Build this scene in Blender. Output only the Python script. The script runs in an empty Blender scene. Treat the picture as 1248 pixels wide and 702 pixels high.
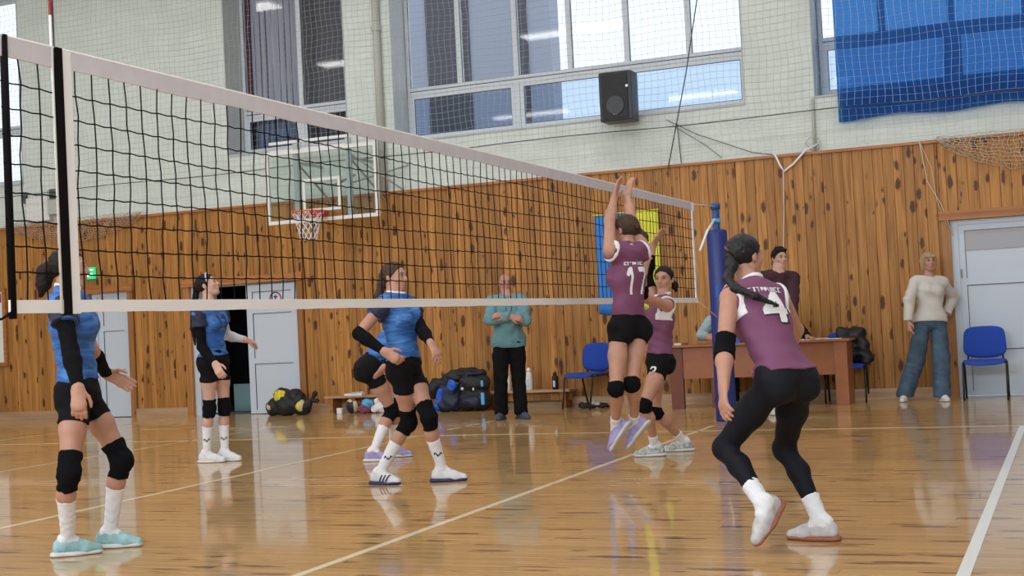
import bpy, bmesh, math, random
import numpy as np
from mathutils import Vector, Matrix
from mathutils.bvhtree import BVHTree
random.seed(7); rng = np.random.default_rng(7)
SC = bpy.context.scene
COL = SC.collection
# ------------------------------------------------------------------ camera
CAM = np.array([3.4835, -13.0677, 1.1267]); YAW, PITCH, ROLL, FPX = .3953, .0271, -.0498, 1647.65
def cam_axes():
    f = np.array([-math.sin(YAW)*math.cos(PITCH), math.cos(YAW)*math.cos(PITCH), math.sin(PITCH)])
    r = np.array([math.cos(YAW), math.sin(YAW), 0.]); u = np.cross(r, f)
    return r*math.cos(ROLL)+u*math.sin(ROLL), -r*math.sin(ROLL)+u*math.cos(ROLL), f
_r, _u, _f = cam_axes()
cd = bpy.data.cameras.new('camera'); cam = bpy.data.objects.new('camera', cd); COL.objects.link(cam)
cam.matrix_world = Matrix(((_r[0], _u[0], -_f[0], CAM[0]), (_r[1], _u[1], -_f[1], CAM[1]), (_r[2], _u[2], -_f[2], CAM[2]), (0, 0, 0, 1)))
cd.sensor_width = 36; cd.lens = FPX/1248*36; cd.clip_start = .1; cd.clip_end = 300
SC.camera = cam
# ------------------------------------------------------------------ sky, exposure
wd = bpy.data.worlds.new('sky'); SC.world = wd; wd.use_nodes = True
bgn = wd.node_tree.nodes['Background']; bgn.inputs[0].default_value = (.86, .94, 1.0, 1); bgn.inputs[1].default_value = 1.35
SC.view_settings.view_transform = 'Standard'; SC.view_settings.look = 'None'
SC.view_settings.exposure = 0.0; SC.view_settings.gamma = 1
# ------------------------------------------------------------------ daylight through the high windows behind the camera and lamp strength
LAMP_W = 46; DAY_W = 380
def area(name, loc, rot, sx, sy, power, color):
    l = bpy.data.lights.new(name, 'AREA'); l.shape = 'RECTANGLE'; l.size = sx; l.size_y = sy; l.energy = power; l.color = color
    o = bpy.data.objects.new(name, l); o.location = loc; o.rotation_euler = rot; COL.objects.link(o); return o
for i, x in enumerate((-9, -2, 5)):
    area('daylight', (x, -18.3, 5.1), (math.radians(82), 0, 0), 5.2, 2.4, DAY_W, (.78, .89, 1))
# ------------------------------------------------------------------ helpers
def tag(o, label=None, cat=None, group=None, kind=None):
    if label: o['label'] = label
    if cat: o['category'] = cat
    if group: o['group'] = group
    if kind: o['kind'] = kind
    return o
def empty(name, loc, rz=0, label=None, cat=None, group=None, kind=None):
    o = bpy.data.objects.new(name, None); o.empty_display_size = .1; o.location = loc; o.rotation_euler = (0, 0, rz)
    COL.objects.link(o); return tag(o, label, cat, group, kind)
def linkmesh(name, me, mat=None, parent=None, smooth=False):
    if mat is not None and not me.materials: me.materials.append(mat)
    if smooth: me.shade_smooth()
    o = bpy.data.objects.new(name, me); COL.objects.link(o)
    if parent is not None: o.parent = parent
    return o
def copy_tree(o, parent=None):
    c = o.copy(); COL.objects.link(c); c.parent = parent
    for ch in list(o.children): copy_tree(ch, c)
    return c
class MB:
    """collects shapes into one mesh"""
    def __init__(s): s.v = []; s.f = []
    def add(s, v, f):
        n = len(s.v); s.v += [tuple(map(float, p)) for p in v]; s.f += [tuple(i+n for i in q) for q in f]; return s
    def box(s, x0, x1, y0, y1, z0, z1):
        v = [(x, y, z) for z in (z0, z1) for y in (y0, y1) for x in (x0, x1)]
        return s.add(v, [(0, 2, 3, 1), (4, 5, 7, 6), (0, 1, 5, 4), (2, 6, 7, 3), (0, 4, 6, 2), (1, 3, 7, 5)])
    def bbox(s, x0, x1, y0, y1, z0, z1, b=.01):
        """box with chamfered edges"""
        bm = bmesh.new(); r = bmesh.ops.create_cube(bm, size=1)
        for v in bm.verts: v.co = Vector(((x0+x1)/2+v.co.x*(x1-x0), (y0+y1)/2+v.co.y*(y1-y0), (z0+z1)/2+v.co.z*(z1-z0)))
        bmesh.ops.bevel(bm, geom=bm.edges[:], offset=b, segments=2, affect='EDGES', profile=.6)
        bm.verts.index_update(); s.add([v.co for v in bm.verts], [[v.index for v in f.verts] for f in bm.faces]); bm.free(); return s
    def tube(s, pts, r, n=6, cap=True, closed=False):
        P = [np.array(p, float) for p in pts]; m = len(P); rr = r if hasattr(r, '__len__') else [r]*m
        V = []; prev = None
        for i in range(m):
            if closed: t = P[(i+1) % m]-P[i-1]
            else: t = P[min(i+1, m-1)]-P[max(i-1, 0)]
            t = t/(np.linalg.norm(t)+1e-9)
            if prev is None:
                a = np.array([0, 0, 1.]) if abs(t[2]) < .9 else np.array([1., 0, 0]); e1 = np.cross(t, a)
            else: e1 = prev-t*(prev@t)
            e1 = e1/(np.linalg.norm(e1)+1e-9); prev = e1; e2 = np.cross(t, e1)
            for k in range(n):
                a = 2*math.pi*k/n; V.append(P[i]+rr[i]*(math.cos(a)*e1+math.sin(a)*e2))
        F = []
        for i in range(m if closed else m-1):
            j = (i+1) % m
            for k in range(n):
                l = (k+1) % n; F.append((i*n+k, i*n+l, j*n+l, j*n+k))
        if cap and not closed: F.append(tuple(reversed(range(n)))); F.append(tuple(range((m-1)*n, m*n)))
        return s.add(V, F)
    def lathe(s, prof, n=24, c=(0, 0, 0)):
        V = [(c[0]+r*math.cos(2*math.pi*k/n), c[1]+r*math.sin(2*math.pi*k/n), c[2]+z) for r, z in prof for k in range(n)]
        F = [(i*n+k, i*n+(k+1) % n, (i+1)*n+(k+1) % n, (i+1)*n+k) for i in range(len(prof)-1) for k in range(n)]
        F.append(tuple(reversed(range(n)))); F.append(tuple((len(prof)-1)*n+k for k in range(n)))
        return s.add(V, F)
    def mesh(s, name): 
        me = bpy.data.meshes.new(name); me.from_pydata(s.v, [], s.f); me.update(); return me
    def build(s, name, mat, parent=None, smooth=False, kind=None):
        o = linkmesh(name, s.mesh(name), mat, parent, False)
        if smooth: o.data.shade_smooth()
        if kind: o['kind'] = kind
        return o
# ------------------------------------------------------------------ materials
def mat(name, col=(.5, .5, .5), rough=.6, metal=0, spec=None, emit=None, noise=0, nscale=20, bump=0, bscale=60, coat=0, trans=0, alpha=1, sheen=0):
    m = bpy.data.materials.new(name); m.use_nodes = True; nt = m.node_tree; b = nt.nodes['Principled BSDF']
    b.inputs['Base Color'].default_value = (*col, 1); b.inputs['Roughness'].default_value = rough; b.inputs['Metallic'].default_value = metal
    if spec is not None: b.inputs['Specular IOR Level'].default_value = spec
    if coat: b.inputs['Coat Weight'].default_value = coat
    if sheen: b.inputs['Sheen Weight'].default_value = sheen
    if trans: b.inputs['Transmission Weight'].default_value = trans
    if alpha < 1: b.inputs['Alpha'].default_value = alpha
    if emit: b.inputs['Emission Color'].default_value = (*emit[:3], 1); b.inputs['Emission Strength'].default_value = emit[3]
    tc = nt.nodes.new('ShaderNodeNewGeometry').outputs['Position']
    if noise:
        n = nt.nodes.new('ShaderNodeTexNoise'); n.inputs['Scale'].default_value = nscale; n.inputs['Detail'].default_value = 3; nt.links.new(tc, n.inputs['Vector'])
        r = nt.nodes.new('ShaderNodeMapRange'); r.inputs[1].default_value = .3; r.inputs[2].default_value = .7; r.inputs[3].default_value = 1-noise; r.inputs[4].default_value = 1+noise
        nt.links.new(n.outputs[0], r.inputs[0])
        x = nt.nodes.new('ShaderNodeVectorMath'); x.operation = 'SCALE'; x.inputs[0].default_value = col; nt.links.new(r.outputs[0], x.inputs['Scale']); nt.links.new(x.outputs[0], b.inputs['Base Color'])
    if bump:
        n = nt.nodes.new('ShaderNodeTexNoise'); n.inputs['Scale'].default_value = bscale; nt.links.new(tc, n.inputs['Vector'])
        u = nt.nodes.new('ShaderNodeBump'); u.inputs['Strength'].default_value = bump; u.inputs['Distance'].default_value = .01
        nt.links.new(n.outputs[0], u.inputs['Height']); nt.links.new(u.outputs[0], b.inputs['Normal'])
    return m
def wood(name, c1, c2, knot, axis, rough, knots=.5, coat=0, gsc=1.0, var=.25):
    """pine: long grain, sparse knots, each piece its own tone. axis = grain direction"""
    m = bpy.data.materials.new(name); m.use_nodes = True; nt = m.node_tree; N = nt.nodes; L = nt.links; b = N['Principled BSDF']
    g = N.new('ShaderNodeNewGeometry'); oi = N.new('ShaderNodeObjectInfo')
    sh = N.new('ShaderNodeVectorMath'); sh.operation = 'SCALE'; sh.inputs[0].default_value = (37, 23, 61); L.new(oi.outputs['Random'], sh.inputs['Scale'])
    ad = N.new('ShaderNodeVectorMath'); ad.operation = 'ADD'; L.new(g.outputs['Position'], ad.inputs[0]); L.new(sh.outputs[0], ad.inputs[1])
    def mp(sc):
        x = N.new('ShaderNodeVectorMath'); x.operation = 'MULTIPLY'; x.inputs[1].default_value = sc; L.new(ad.outputs[0], x.inputs[0]); return x.outputs[0]
    al, ac = 1.3*gsc, 26*gsc
    sc = [ac]*3; sc[axis] = al
    n1 = N.new('ShaderNodeTexNoise'); n1.inputs['Scale'].default_value = 1; n1.inputs['Detail'].default_value = 4; n1.inputs['Distortion'].default_value = .6; L.new(mp(sc), n1.inputs['Vector'])
    cr = N.new('ShaderNodeValToRGB'); L.new(n1.outputs[0], cr.inputs[0]); cr.color_ramp.elements[0].color = (*c2, 1); cr.color_ramp.elements[1].color = (*c1, 1)
    cr.color_ramp.elements[0].position = .3; cr.color_ramp.elements[1].position = .66
    # knots
    kr = .36; ks = [10.5]*3; ks[axis] = 4.2
    if axis == 0: ks = [2.2, 11.0, .01]
    kr = .40
    vo = N.new('ShaderNodeTexVoronoi'); vo.inputs['Scale'].default_value = 1
    wob = N.new('ShaderNodeTexNoise'); wob.inputs['Scale'].default_value = 14; L.new(ad.outputs[0], wob.inputs['Vector'])
    wv = N.new('ShaderNodeVectorMath'); wv.operation = 'SCALE'; wv.inputs['Scale'].default_value = .35; L.new(wob.outputs['Color'], wv.inputs[0])
    ad2 = N.new('ShaderNodeVectorMath'); ad2.operation = 'ADD'; L.new(mp(ks), ad2.inputs[0]); L.new(wv.outputs[0], ad2.inputs[1]); L.new(ad2.outputs[0], vo.inputs['Vector'])
    sp = N.new('ShaderNodeSeparateColor'); L.new(vo.outputs['Color'], sp.inputs[0])
    th = N.new('ShaderNodeMath'); th.operation = 'MULTIPLY_ADD'; L.new(sp.outputs[0], th.inputs[0]); th.inputs[1].default_value = kr; th.inputs[2].default_value = -kr*(1-knots)
    sb = N.new('ShaderNodeMath'); sb.operation = 'SUBTRACT'; L.new(th.outputs[0], sb.inputs[0]); L.new(vo.outputs['Distance'], sb.inputs[1])
    mr = N.new('ShaderNodeMapRange'); mr.inputs[1].default_value = -.10; mr.inputs[2].default_value = .03; L.new(sb.outputs[0], mr.inputs[0])
    mx = N.new('ShaderNodeMix'); mx.data_type = 'RGBA'; L.new(mr.outputs[0], mx.inputs[0]); L.new(cr.outputs[0], mx.inputs[6]); mx.inputs[7].default_value = (*knot, 1)
    # tone per piece
    tn = N.new('ShaderNodeMapRange'); tn.inputs[3].default_value = 1-var; tn.inputs[4].default_value = 1+var*.7; L.new(oi.outputs['Random'], tn.inputs[0])
    tn2 = N.new('ShaderNodeVectorMath'); tn2.operation = 'SCALE'; L.new(mx.outputs[2], tn2.inputs[0]); L.new(tn.outputs[0], tn2.inputs['Scale'])
    L.new(tn2.outputs[0], b.inputs['Base Color'])
    b.inputs['Roughness'].default_value = rough
    if not coat: b.inputs['Specular IOR Level'].default_value = .3
    if coat: b.inputs['Coat Weight'].default_value = coat; b.inputs['Coat Roughness'].default_value = .06
    bu = N.new('ShaderNodeBump'); bu.inputs['Strength'].default_value = .12; bu.inputs['Distance'].default_value = .003; L.new(n1.outputs[0], bu.inputs['Height'])
    if not coat: L.new(bu.outputs[0], b.inputs['Normal'])
    return m
M = {}
M['pine'] = wood('pine_panelling', (.50, .235, .060), (.27, .112, .028), (.085, .032, .011), 2, .45, .78, var=.22)
M['pine_trim'] = wood('pine_trim', (.42, .18, .06), (.27, .10, .03), (.09, .03, .01), 0, .4, .3)
M['floor'] = wood('lacquered_pine_floor', (.56, .345, .135), (.45, .26, .09), (.13, .055, .025), 0, .30, .88, coat=.75, gsc=.8, var=.13)
M['pine_casing'] = wood('pine_casing', (.44, .20, .065), (.29, .12, .038), (.09, .03, .01), 2, .4, .4)
M['plinth'] = wood('pale_worn_pine', (.50, .33, .20), (.36, .22, .13), (.15, .07, .03), 0, .5, .2)
M['brick'] = mat('white_painted_brick', (.67, .735, .71), .65, noise=.06, nscale=3, bump=.3, bscale=40)
M['mortar'] = mat('white_painted_mortar', (.65, .715, .69), .8)
M['plaster'] = mat('pale_grey_plaster', (.50, .54, .56), .7, noise=.04, nscale=4)
M['room'] = mat('cream_plaster', (.62, .64, .60), .8)
M['ceil'] = mat('white_ceiling', (.75, .76, .75), .8)
M['pvc'] = mat('white_plastic_frame', (.62, .67, .74), .35)
M['pvcdark'] = mat('rubber_gasket', (.05, .06, .08), .6)
def glass(name, tint, refl=1.0):
    m = bpy.data.materials.new(name); m.use_nodes = True; nt = m.node_tree; nt.nodes.clear()
    o = nt.nodes.new('ShaderNodeOutputMaterial'); t = nt.nodes.new('ShaderNodeBsdfTransparent'); t.inputs[0].default_value = (*tint, 1)
    g = nt.nodes.new('ShaderNodeBsdfGlossy'); g.inputs['Roughness'].default_value = .03; g.inputs[0].default_value = (refl, refl, refl, 1)
    f = nt.nodes.new('ShaderNodeFresnel'); f.inputs[0].default_value = 1.5; x = nt.nodes.new('ShaderNodeMixShader')
    gg = nt.nodes.new('ShaderNodeNewGeometry'); mu = nt.nodes.new('ShaderNodeMath'); mu.operation = 'MULTIPLY_ADD'; mu.inputs[1].default_value = -1; mu.inputs[2].default_value = 1; m2 = nt.nodes.new('ShaderNodeMath'); m2.operation = 'MULTIPLY'
    nt.links.new(gg.outputs['Backfacing'], mu.inputs[0]); nt.links.new(mu.outputs[0], m2.inputs[0]); nt.links.new(f.outputs[0], m2.inputs[1]); nt.links.new(m2.outputs[0], x.inputs[0]); nt.links.new(t.outputs[0], x.inputs[1]); nt.links.new(g.outputs[0], x.inputs[2]); nt.links.new(x.outputs[0], o.inputs[0]); return m
M['glass'] = glass('clear_glass', (.95, .97, 1)); M['glassblue'] = glass('blue_tinted_glass', (.70, .78, .88)); M['acrylic'] = glass('clear_acrylic', (.88, .93, .92))
M['door'] = mat('white_door_paint', (.55, .62, .72), .35)
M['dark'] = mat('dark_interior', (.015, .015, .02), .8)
M['black'] = mat('black_plastic', (.012, .012, .014), .4)
M['blackmetal'] = mat('black_metal', (.01, .01, .012), .35)
M['metal'] = mat('grey_metal', (.5, .52, .55), .35, metal=.8)
M['white'] = mat('white_fabric', (.84, .84, .88), .7)
M['tape'] = mat('white_net_tape', (.62, .60, .68), .6, noise=.05, nscale=9)
M['netcord'] = mat('black_net_cord', (.006, .005, .006), .9, spec=.1)
M['safety'] = mat('pale_safety_net_cord', (.40, .43, .42), .8)
M['rope'] = mat('pale_rope', (.62, .55, .45), .8)
M['brownnet'] = mat('tan_bunched_net_cord', (.50, .36, .26), .8)
M['postblue'] = mat('blue_padded_vinyl', (.012, .03, .20), .4); M['poleblue'] = mat('blue_painted_steel', (.01, .07, .24), .35)
M['chairblue'] = mat('blue_chair_fabric', (.012, .06, .40), .85, noise=.1, nscale=80)
M['table'] = mat('reddish_laminate', (.33, .115, .042), .4, noise=.08, nscale=8); M['tabledark'] = mat('dark_laminate', (.16, .04, .02), .45)
M['flagblue'] = mat('blue_flag_cloth', (.03, .20, .62), .7); M['flagyellow'] = mat('yellow_flag_cloth', (.68, .68, .06), .7)
M['navy'] = mat('navy_nylon', (.008, .012, .045), .55); M['bagblack'] = mat('black_nylon', (.008, .008, .012), .6, noise=.3, nscale=30)
M['bagblue'] = mat('bright_blue_nylon', (.01, .10, .55), .5); M['bagcyan'] = mat('cyan_print', (.10, .42, .80), .5)
M['red'] = mat('red_paint', (.45, .03, .02), .5); M['orange'] = mat('orange_rim_paint', (.65, .13, .03), .4)
M['redstripe'] = mat('red_stripe', (.30, .01, .02), .5)
M['paper'] = mat('white_paper', (.75, .75, .75), .8)
M['yellow'] = mat('yellow_ball_leather', (.72, .62, .04), .5); M['palebrown'] = mat('pale_ball_leather', (.55, .48, .28), .5); M['brownleather'] = mat('brown_ball_leather', (.20, .05, .03), .5)
M['green'] = mat('green_lit_sign', (.02, .35, .15), .5, emit=(.02, .55, .22, 1.0))
M['lamp'] = mat('lamp_diffuser', (.9, .9, .9), .5, emit=(1, .97, .92, 5.0))
M['extwall'] = mat('lilac_rendered_wall', (.40, .42, .50), .9, noise=.03, nscale=.5); M['extdark'] = mat('dark_outside_window', (.07, .07, .09), .4); M['extroof'] = mat('blue_metal_roof', (.04, .10, .26), .6)
M['greycurtain'] = mat('grey_curtain', (.42, .42, .48), .9); M['redcurtain'] = mat('dark_red_curtain', (.22, .05, .10), .9)
M['pipe'] = mat('cream_pipe_paint', (.48, .50, .44), .5)
M['line'] = mat('cream_line_paint', (.72, .62, .44), .4, coat=.5); M['lineold'] = mat('worn_tan_line_paint', (.66, .52, .34), .4, coat=.5); M['linewhite'] = mat('white_line_tape', (.72, .74, .72), .45, coat=.3)
COURT_LINES = [((.06, -13.0), (0, .38), .05, 'line'), ((-2.8, -9.5), (-3.03, -.3), .05, 'line'), ((-5.82, -9), (-5.82, .6), .045, 'lineold'), ((2.99, -9.5), (2.97, -.2), .055, 'linewhite'),
    ((-12.6, -.74), (-2.57, -.22), .05, 'lineold'), ((-2.57, -.22), (6, -.14), .05, 'lineold'), ((-9.05, -.6), (-8.82, 3.6), .045, 'lineold'),
    ((-7.85, 1.38), (-7.25, 1.36), .05, 'lineold'), ((-6.9, 1.37), (-6.4, 1.36), .05, 'lineold'), ((-6.05, 1.37), (-5.6, 1.36), .05, 'lineold'), ((-3.02, .5), (-3.0, .75), .05, 'line'), ((-3.0, .95), (-2.98, 1.2), .05, 'line'), ((-2.97, 1.4), (-2.96, 1.6), .05, 'line')]
# ================================================================== THE SETTING
W = 3.92            # face of the long wall
X0, X1, YF, ZC = -14.6, 9.6, -18.8, 7.4
def struct(name, mb, m, parent=None, smooth=False):
    o = mb.build(name, m, parent, smooth)
    if parent is None: o['kind'] = 'structure'
    return o
# ---- floor with planks
fl = struct('floor', MB().box(X0, X1, YF, W+.1, -.06, -.012), M['mortar'])
planks = []
pw = .118
y = -13.5; row = 0
while y < W+.02:
    x = X0 + random.random()*2.4
    a = X0
    while a < X1:
        b = min(x, X1); 
        if b-a > .02: planks.append((a, b, y))
        a = b; x += random.choice((1.8, 2.4, 3.0, 3.6))
    y += pw; row += 1
def infront(x, y, z=0):
    d = np.array([x, y, z])-CAM; zz = d@_f
    if zz < 2: return None
    return 624+FPX*(d@_r)/zz, 351-FPX*(d@_u)/zz, zz
def plank_geo(mb, L):
    g = .0009; c = .0015
    v = []
    for (yy, zz) in ((g, -.012), (g, -c), (g+c, 0), (pw-g-c, 0), (pw-g, -c), (pw-g, -.012)):
        v += [(g, yy, zz), (L-g, yy, zz)]
    f = [(2*i, 2*i+1, 2*i+3, 2*i+2) for i in range(5)]+[(0, 2, 4, 6, 8, 10), (1, 11, 9, 7, 5, 3)]
    return v, f
def vis(pl):
    a, b, yy = pl; best = 99
    for t in np.linspace(a, b, 7):
        q = infront(t, yy+pw)
        if q and -5 < q[0] < 1253 and q[1] < 712: best = min(best, q[2])
    return best
order = sorted(planks, key=vis)
single = order[:300]; rest = order[300:]
cache = {}
for a, b, yy in single:
    L = round(b-a, 3)
    if L not in cache:
        t = MB(); t.add(*plank_geo(t, L)); cache[L] = t.mesh('floor_plank'); cache[L].flip_normals() if False else None
    o = linkmesh('floor_plank', cache[L], M['floor'], fl); o.location = (a, yy, 0)
t = MB()
for a, b, yy in rest:
    v, f = plank_geo(t, b-a); t.add([(p[0]+a, p[1]+yy, p[2]) for p in v], f)
for z0, (ya, yb) in ((0, (YF, -13.5)),): t.box(X0, X1, ya, yb, -.02, 0)
t.build('floor_planks_beyond', M['floor'], fl, kind='stuff')
def line(name, p, q, w, m):
    p = np.array(p, float); q = np.array(q, float); d = (q-p)/np.linalg.norm(q-p); n = np.array([-d[1], d[0]])*w/2
    c = [p-n, q-n, q+n, p+n]
    MB().add([(a[0], a[1], 0.0005) for a in c]+[(a[0], a[1], .0022) for a in c], [(4, 5, 6, 7), (0, 4, 7, 3), (1, 2, 6, 5), (0, 1, 5, 4), (3, 7, 6, 2)]).build(name, m, fl)
for args in COURT_LINES: line('court_line', args[0], args[1], args[2], M[args[3]])
# ---- long wall: piers and spandrels round the openings
D = .42
wallm = MB()
OPEN = [(-14.5, -12.0, 3.77, 6.9), (-8.08, -6.03, 3.85, 6.9), (-5.28, -.27, 3.78, 6.9), (.60, 6.4, 3.77, 6.9)]
DOORS = [(-10.95, -9.97, 1.93), (-8.82, -6.95, 1.93), (2.13, 3.55, 2.11)]
xs = sorted(set([X0, X1]+[v for o in OPEN for v in o[:2]]))
for a, b in zip(xs[:-1], xs[1:]):
    o = [k for k in OPEN if k[0] <= a+1e-6 and k[1] >= b-1e-6]
    if o: wallm.box(a, b, W, W+.6, 3.0, o[0][2]); wallm.box(a, b, W, W+.6, o[0][3], ZC)
    else: wallm.box(a, b, W, W+.6, 3.0, ZC)
dx = [X0]+[v for d in DOORS for v in d[:2]]+[X1]
for i in range(0, len(dx), 2): wallm.box(dx[i], dx[i+1], W, W+.6, 0, 3.0)
for d in DOORS: wallm.box(d[0], d[1], W, W+.6, d[2], 3.0)
wall = struct('wall_back', wallm, M['mortar'])
# bricks
bl, bh, jt = .262, .0885, .007
def bricks():
    out = []; z = 3.07; r = 0
    while z < 6.95:
        x = -14.5-(r % 2)*bl/2
        while x < 7:
            a, b = x+jt/2, x+bl-jt/2
            segs = [(a, b)]
            for (oa, ob, za, zb) in OPEN:
                if z+bh > za+.01 and z < zb:
                    ns = []
                    for s in segs:
                        if s[1] <= oa or s[0] >= ob: ns.append(s)
                        else:
                            if s[0] < oa: ns.append((s[0], oa))
                            if s[1] > ob: ns.append((ob, s[1]))
                    segs = ns
            for s in segs:
                if s[1]-s[0] > .03: out.append((s[0], s[1], z))
            x += bl
        z += bh; r += 1
    return out
B = bricks()
def bvis(b):
    q = infront((b[0]+b[1])/2, W, b[2]+.04)
    if not q or not (-10 < q[0] < 1258 and q[1] > -8): return 99
    if 1019 < q[0] and q[1] < 135: return 60   # behind the curtain
    return q[2]-(b[1]-b[0])
def hidden_by_curtain(b): return False
B.sort(key=bvis)
def brick_geo(w, h=bh-jt, dp=.0045):
    c = .003
    v = [(0, 0, 0), (w, 0, 0), (w, 0, h), (0, 0, h), (c, -dp, c), (w-c, -dp, c), (w-c, -dp, h-c), (c, -dp, h-c)]
    return v, [(4, 5, 6, 7), (0, 1, 5, 4), (1, 2, 6, 5), (2, 3, 7, 6), (3, 0, 4, 7)]
bc = {}
for a, b, z in B[:300]:
    w_ = round(b-a, 3)
    if w_ not in bc: t = MB(); t.add(*brick_geo(w_)); bc[w_] = t.mesh('brick')
    o = linkmesh('brick', bc[w_], M['brick'], wall); o.location = (a, W+random.uniform(0, .003), z)
t = MB()
for a, b, z in B[300:]:
    v, f = brick_geo(b-a); dy = random.uniform(0, .003); t.add([(p[0]+a, p[1]+W+dy, p[2]+z) for p in v], f)
t.build('brickwork_beyond', M['brick'], wall, kind='stuff')
for (a, b) in ((-6.02, -5.55), (-.26, .56)):     # shallow pilasters
    pass
# ---- pine boards
bw = .121; PY = W-.085
bmc = {}
def board_mesh(w, h):
    k = (round(w, 3), round(h, 3))
    if k not in bmc:
        g, c = .0010, .0045; v = []
        for (xx, yy) in ((g, .02), (g, c), (g+c, 0), (w-g-c, 0), (w-g, c), (w-g, .02)): v += [(xx, yy, 0), (xx, yy, h)]
        f = [(2*i, 2*i+2, 2*i+3, 2*i+1) for i in range(5)]+[(1, 3, 5, 7, 9, 11), (0, 10, 8, 6, 4, 2)]
        t = MB(); t.add(v, f); bmc[k] = t.mesh('board')
    return bmc[k]
x = X0+.02; nb = 0
allb = []
while x < 5.5:
    w_ = bw
    z0 = .13; b_ = x+w_
    pieces = [(x, b_, z0)]
    for d in DOORS:
        da, db, dz = d[0]-.10, d[1]+.10, d[2]+.10
        np_ = []
        for (a, b, zz) in pieces:
            if b <= da or a >= db: np_.append((a, b, zz)); continue
            if a < da: np_.append((a, da, zz))
            if b > db: np_.append((db, b, zz))
            aa, bb = max(a, da), min(b, db); np_.append((aa, bb, dz))
        pieces = np_
    for (a, b, zz) in pieces:
        if b-a > .015: allb.append((a, b, zz))
    x += w_
for (a, b, zz) in allb:
    o = linkmesh('board', board_mesh(b-a, 3.05-zz), M['pine'], wall); o.location = (a, PY+random.uniform(-.002, .003), zz)
back = MB()   # dark batten backing behind the boards
dxx = [X0]+[v for d in DOORS for v in (d[0]-.02, d[1]+.02)]+[5.5]
for i in range(0, len(dxx), 2): back.box(dxx[i], dxx[i+1], PY+.021, W, 0, 3.05)
for d in DOORS: back.box(d[0]-.02, d[1]+.02, PY+.021, W, d[2]+.02, 3.05)
back.build('batten_backing', M['tabledark'], wall)
struct('trim_1', MB().box(X0, 5.5, PY-.03, W, 3.05, 3.085), M['pine_trim'])
for i in range(0, len(dxx), 2):
    a, b = dxx[i]-(0 if i == 0 else -.08), dxx[i+1]-(0 if i == len(dxx)-2 else .08)
    o = MB().box(a, b, PY-.035, W, 0, .13).build('baseboard_back', M['plinth']); o['kind'] = 'structure'
# pilaster face pipe
t = MB().tube([(-5.47, W-.06, 3.1), (-5.47, W-.06, 7.0)], .055, 10); pr = t.build('wall_pipe', M['pipe'], None, True)
tag(pr, 'cream vertical pipe running up the brick wall left of the wide window', 'pipe')
MB().tube([(-5.47, W-.06, 5.38), (-5.47, W-.06, 5.46)], .07, 10).build('clamp', M['pipe'], pr)
t = MB().tube([(-11.27, W-.02, 3.1), (-11.27, W-.02, 7.0)], .018, 6); tag(t.build('wall_cable', M['pvcdark'], None, True), 'thin dark cable running up the white brick left of the grey curtained window', 'cable')
pr = tag(MB().tube([(.58, W-.03, 3.1), (.58, W-.03, 3.75)], .02, 6).build('wall_pipe', M['pipe'], None, True), 'short thin pipe on the brick under the left edge of the blue curtained window', 'pipe')
# reveals in smooth plaster
t = MB()
for (a, b, za, zb) in OPEN:
    t.box(a, a+.012, W-.012, W+.6, za, zb); t.box(b-.012, b, W-.012, W+.6, za, zb); t.box(a, b, W-.02, W+.6, za-.01, za+.012)
o = struct('trim_2', t, M['plaster'])
# ---- windows
def window(idx, x0, x1, z0, z1, zt, ups, lows, lowglass='glassblue'):
    """outer frame, mullions, transom; every pane a part"""
    root = empty('window_%d' % idx, (0, 0, 0)); root['kind'] = 'structure'
    y0, y1 = W+D, W+D+.07; fw = .05
    t = MB(); t.box(x0, x1, y0, y1, z0, z0+fw); t.box(x0, x1, y0, y1, z1-fw, z1); t.box(x0, x0+fw, y0, y1, z0, z1); t.box(x1-fw, x1, y0, y1, z0, z1)
    t.build('window_frame', M['pvc'], root)
    MB().box(x0+fw, x1-fw, y0-.015, y1, zt-.05, zt+.05).build('transom', M['pvc'], root)
    MB().box(x0+fw, x1-fw, y0-.017, y0-.010, zt-.006, zt+.006).build('gasket', M['pvcdark'], root)
    for i, (a, b) in enumerate(zip(ups[:-1], ups[1:])):
        if i: MB().box(a-.035, a+.035, y0-.01, y1, zt+.05, z1-fw).build('mullion', M['pvc'], root)
        pf = MB(); e = .045; A, Bx, C, E_ = a+(.035 if i else fw), b-(.035 if i < len(ups)-2 else fw), zt+.05, z1-fw
        pf = MB().box(A, Bx, y0+.03, y0+.036, C, E_).build('pane', M['glass'], root)
        g = MB()
        for q in ((A, A+.008, C, E_), (Bx-.008, Bx, C, E_), (A, Bx, C, C+.008)): g.box(q[0], q[1], y0+.012, y0+.02, q[2], q[3])
        g.build('gasket', M['pvcdark'], pf)
    for i, (a, b) in enumerate(zip(lows[:-1], lows[1:])):
        if i: MB().box(a-.035, a+.035, y0-.01, y1, z0+fw, zt-.05).build('mullion', M['pvc'], root)
        A, Bx, C, E_ = a+(.04 if i else fw), b-(.04 if i < len(lows)-2 else fw), z0+fw, zt-.05
        s = MB(); e = .055
        s.box(A, Bx, y0-.005, y0+.05, C, C+e); s.box(A, Bx, y0-.005, y0+.05, E_-e, E_); s.box(A, A+e, y0-.005, y0+.05, C+e, E_-e); s.box(Bx-e, Bx, y0-.005, y0+.05, C+e, E_-e)
        so = s.build('sash', M['pvc'], root)
        MB().box(A+e, Bx-e, y0+.02, y0+.026, C+e, E_-e).build('pane', M[lowglass], so)
        g = MB()
        for q in ((A+e, A+e+.009, C+e, E_-e), (Bx-e-.009, Bx-e, C+e, E_-e), (A+e, Bx-e, C+e, C+e+.009), (A+e, Bx-e, E_-e-.009, E_-e)): g.box(q[0], q[1], y0+.002, y0+.01, q[2], q[3])
        g.build('gasket', M['pvcdark'], so)
    return root
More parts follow.
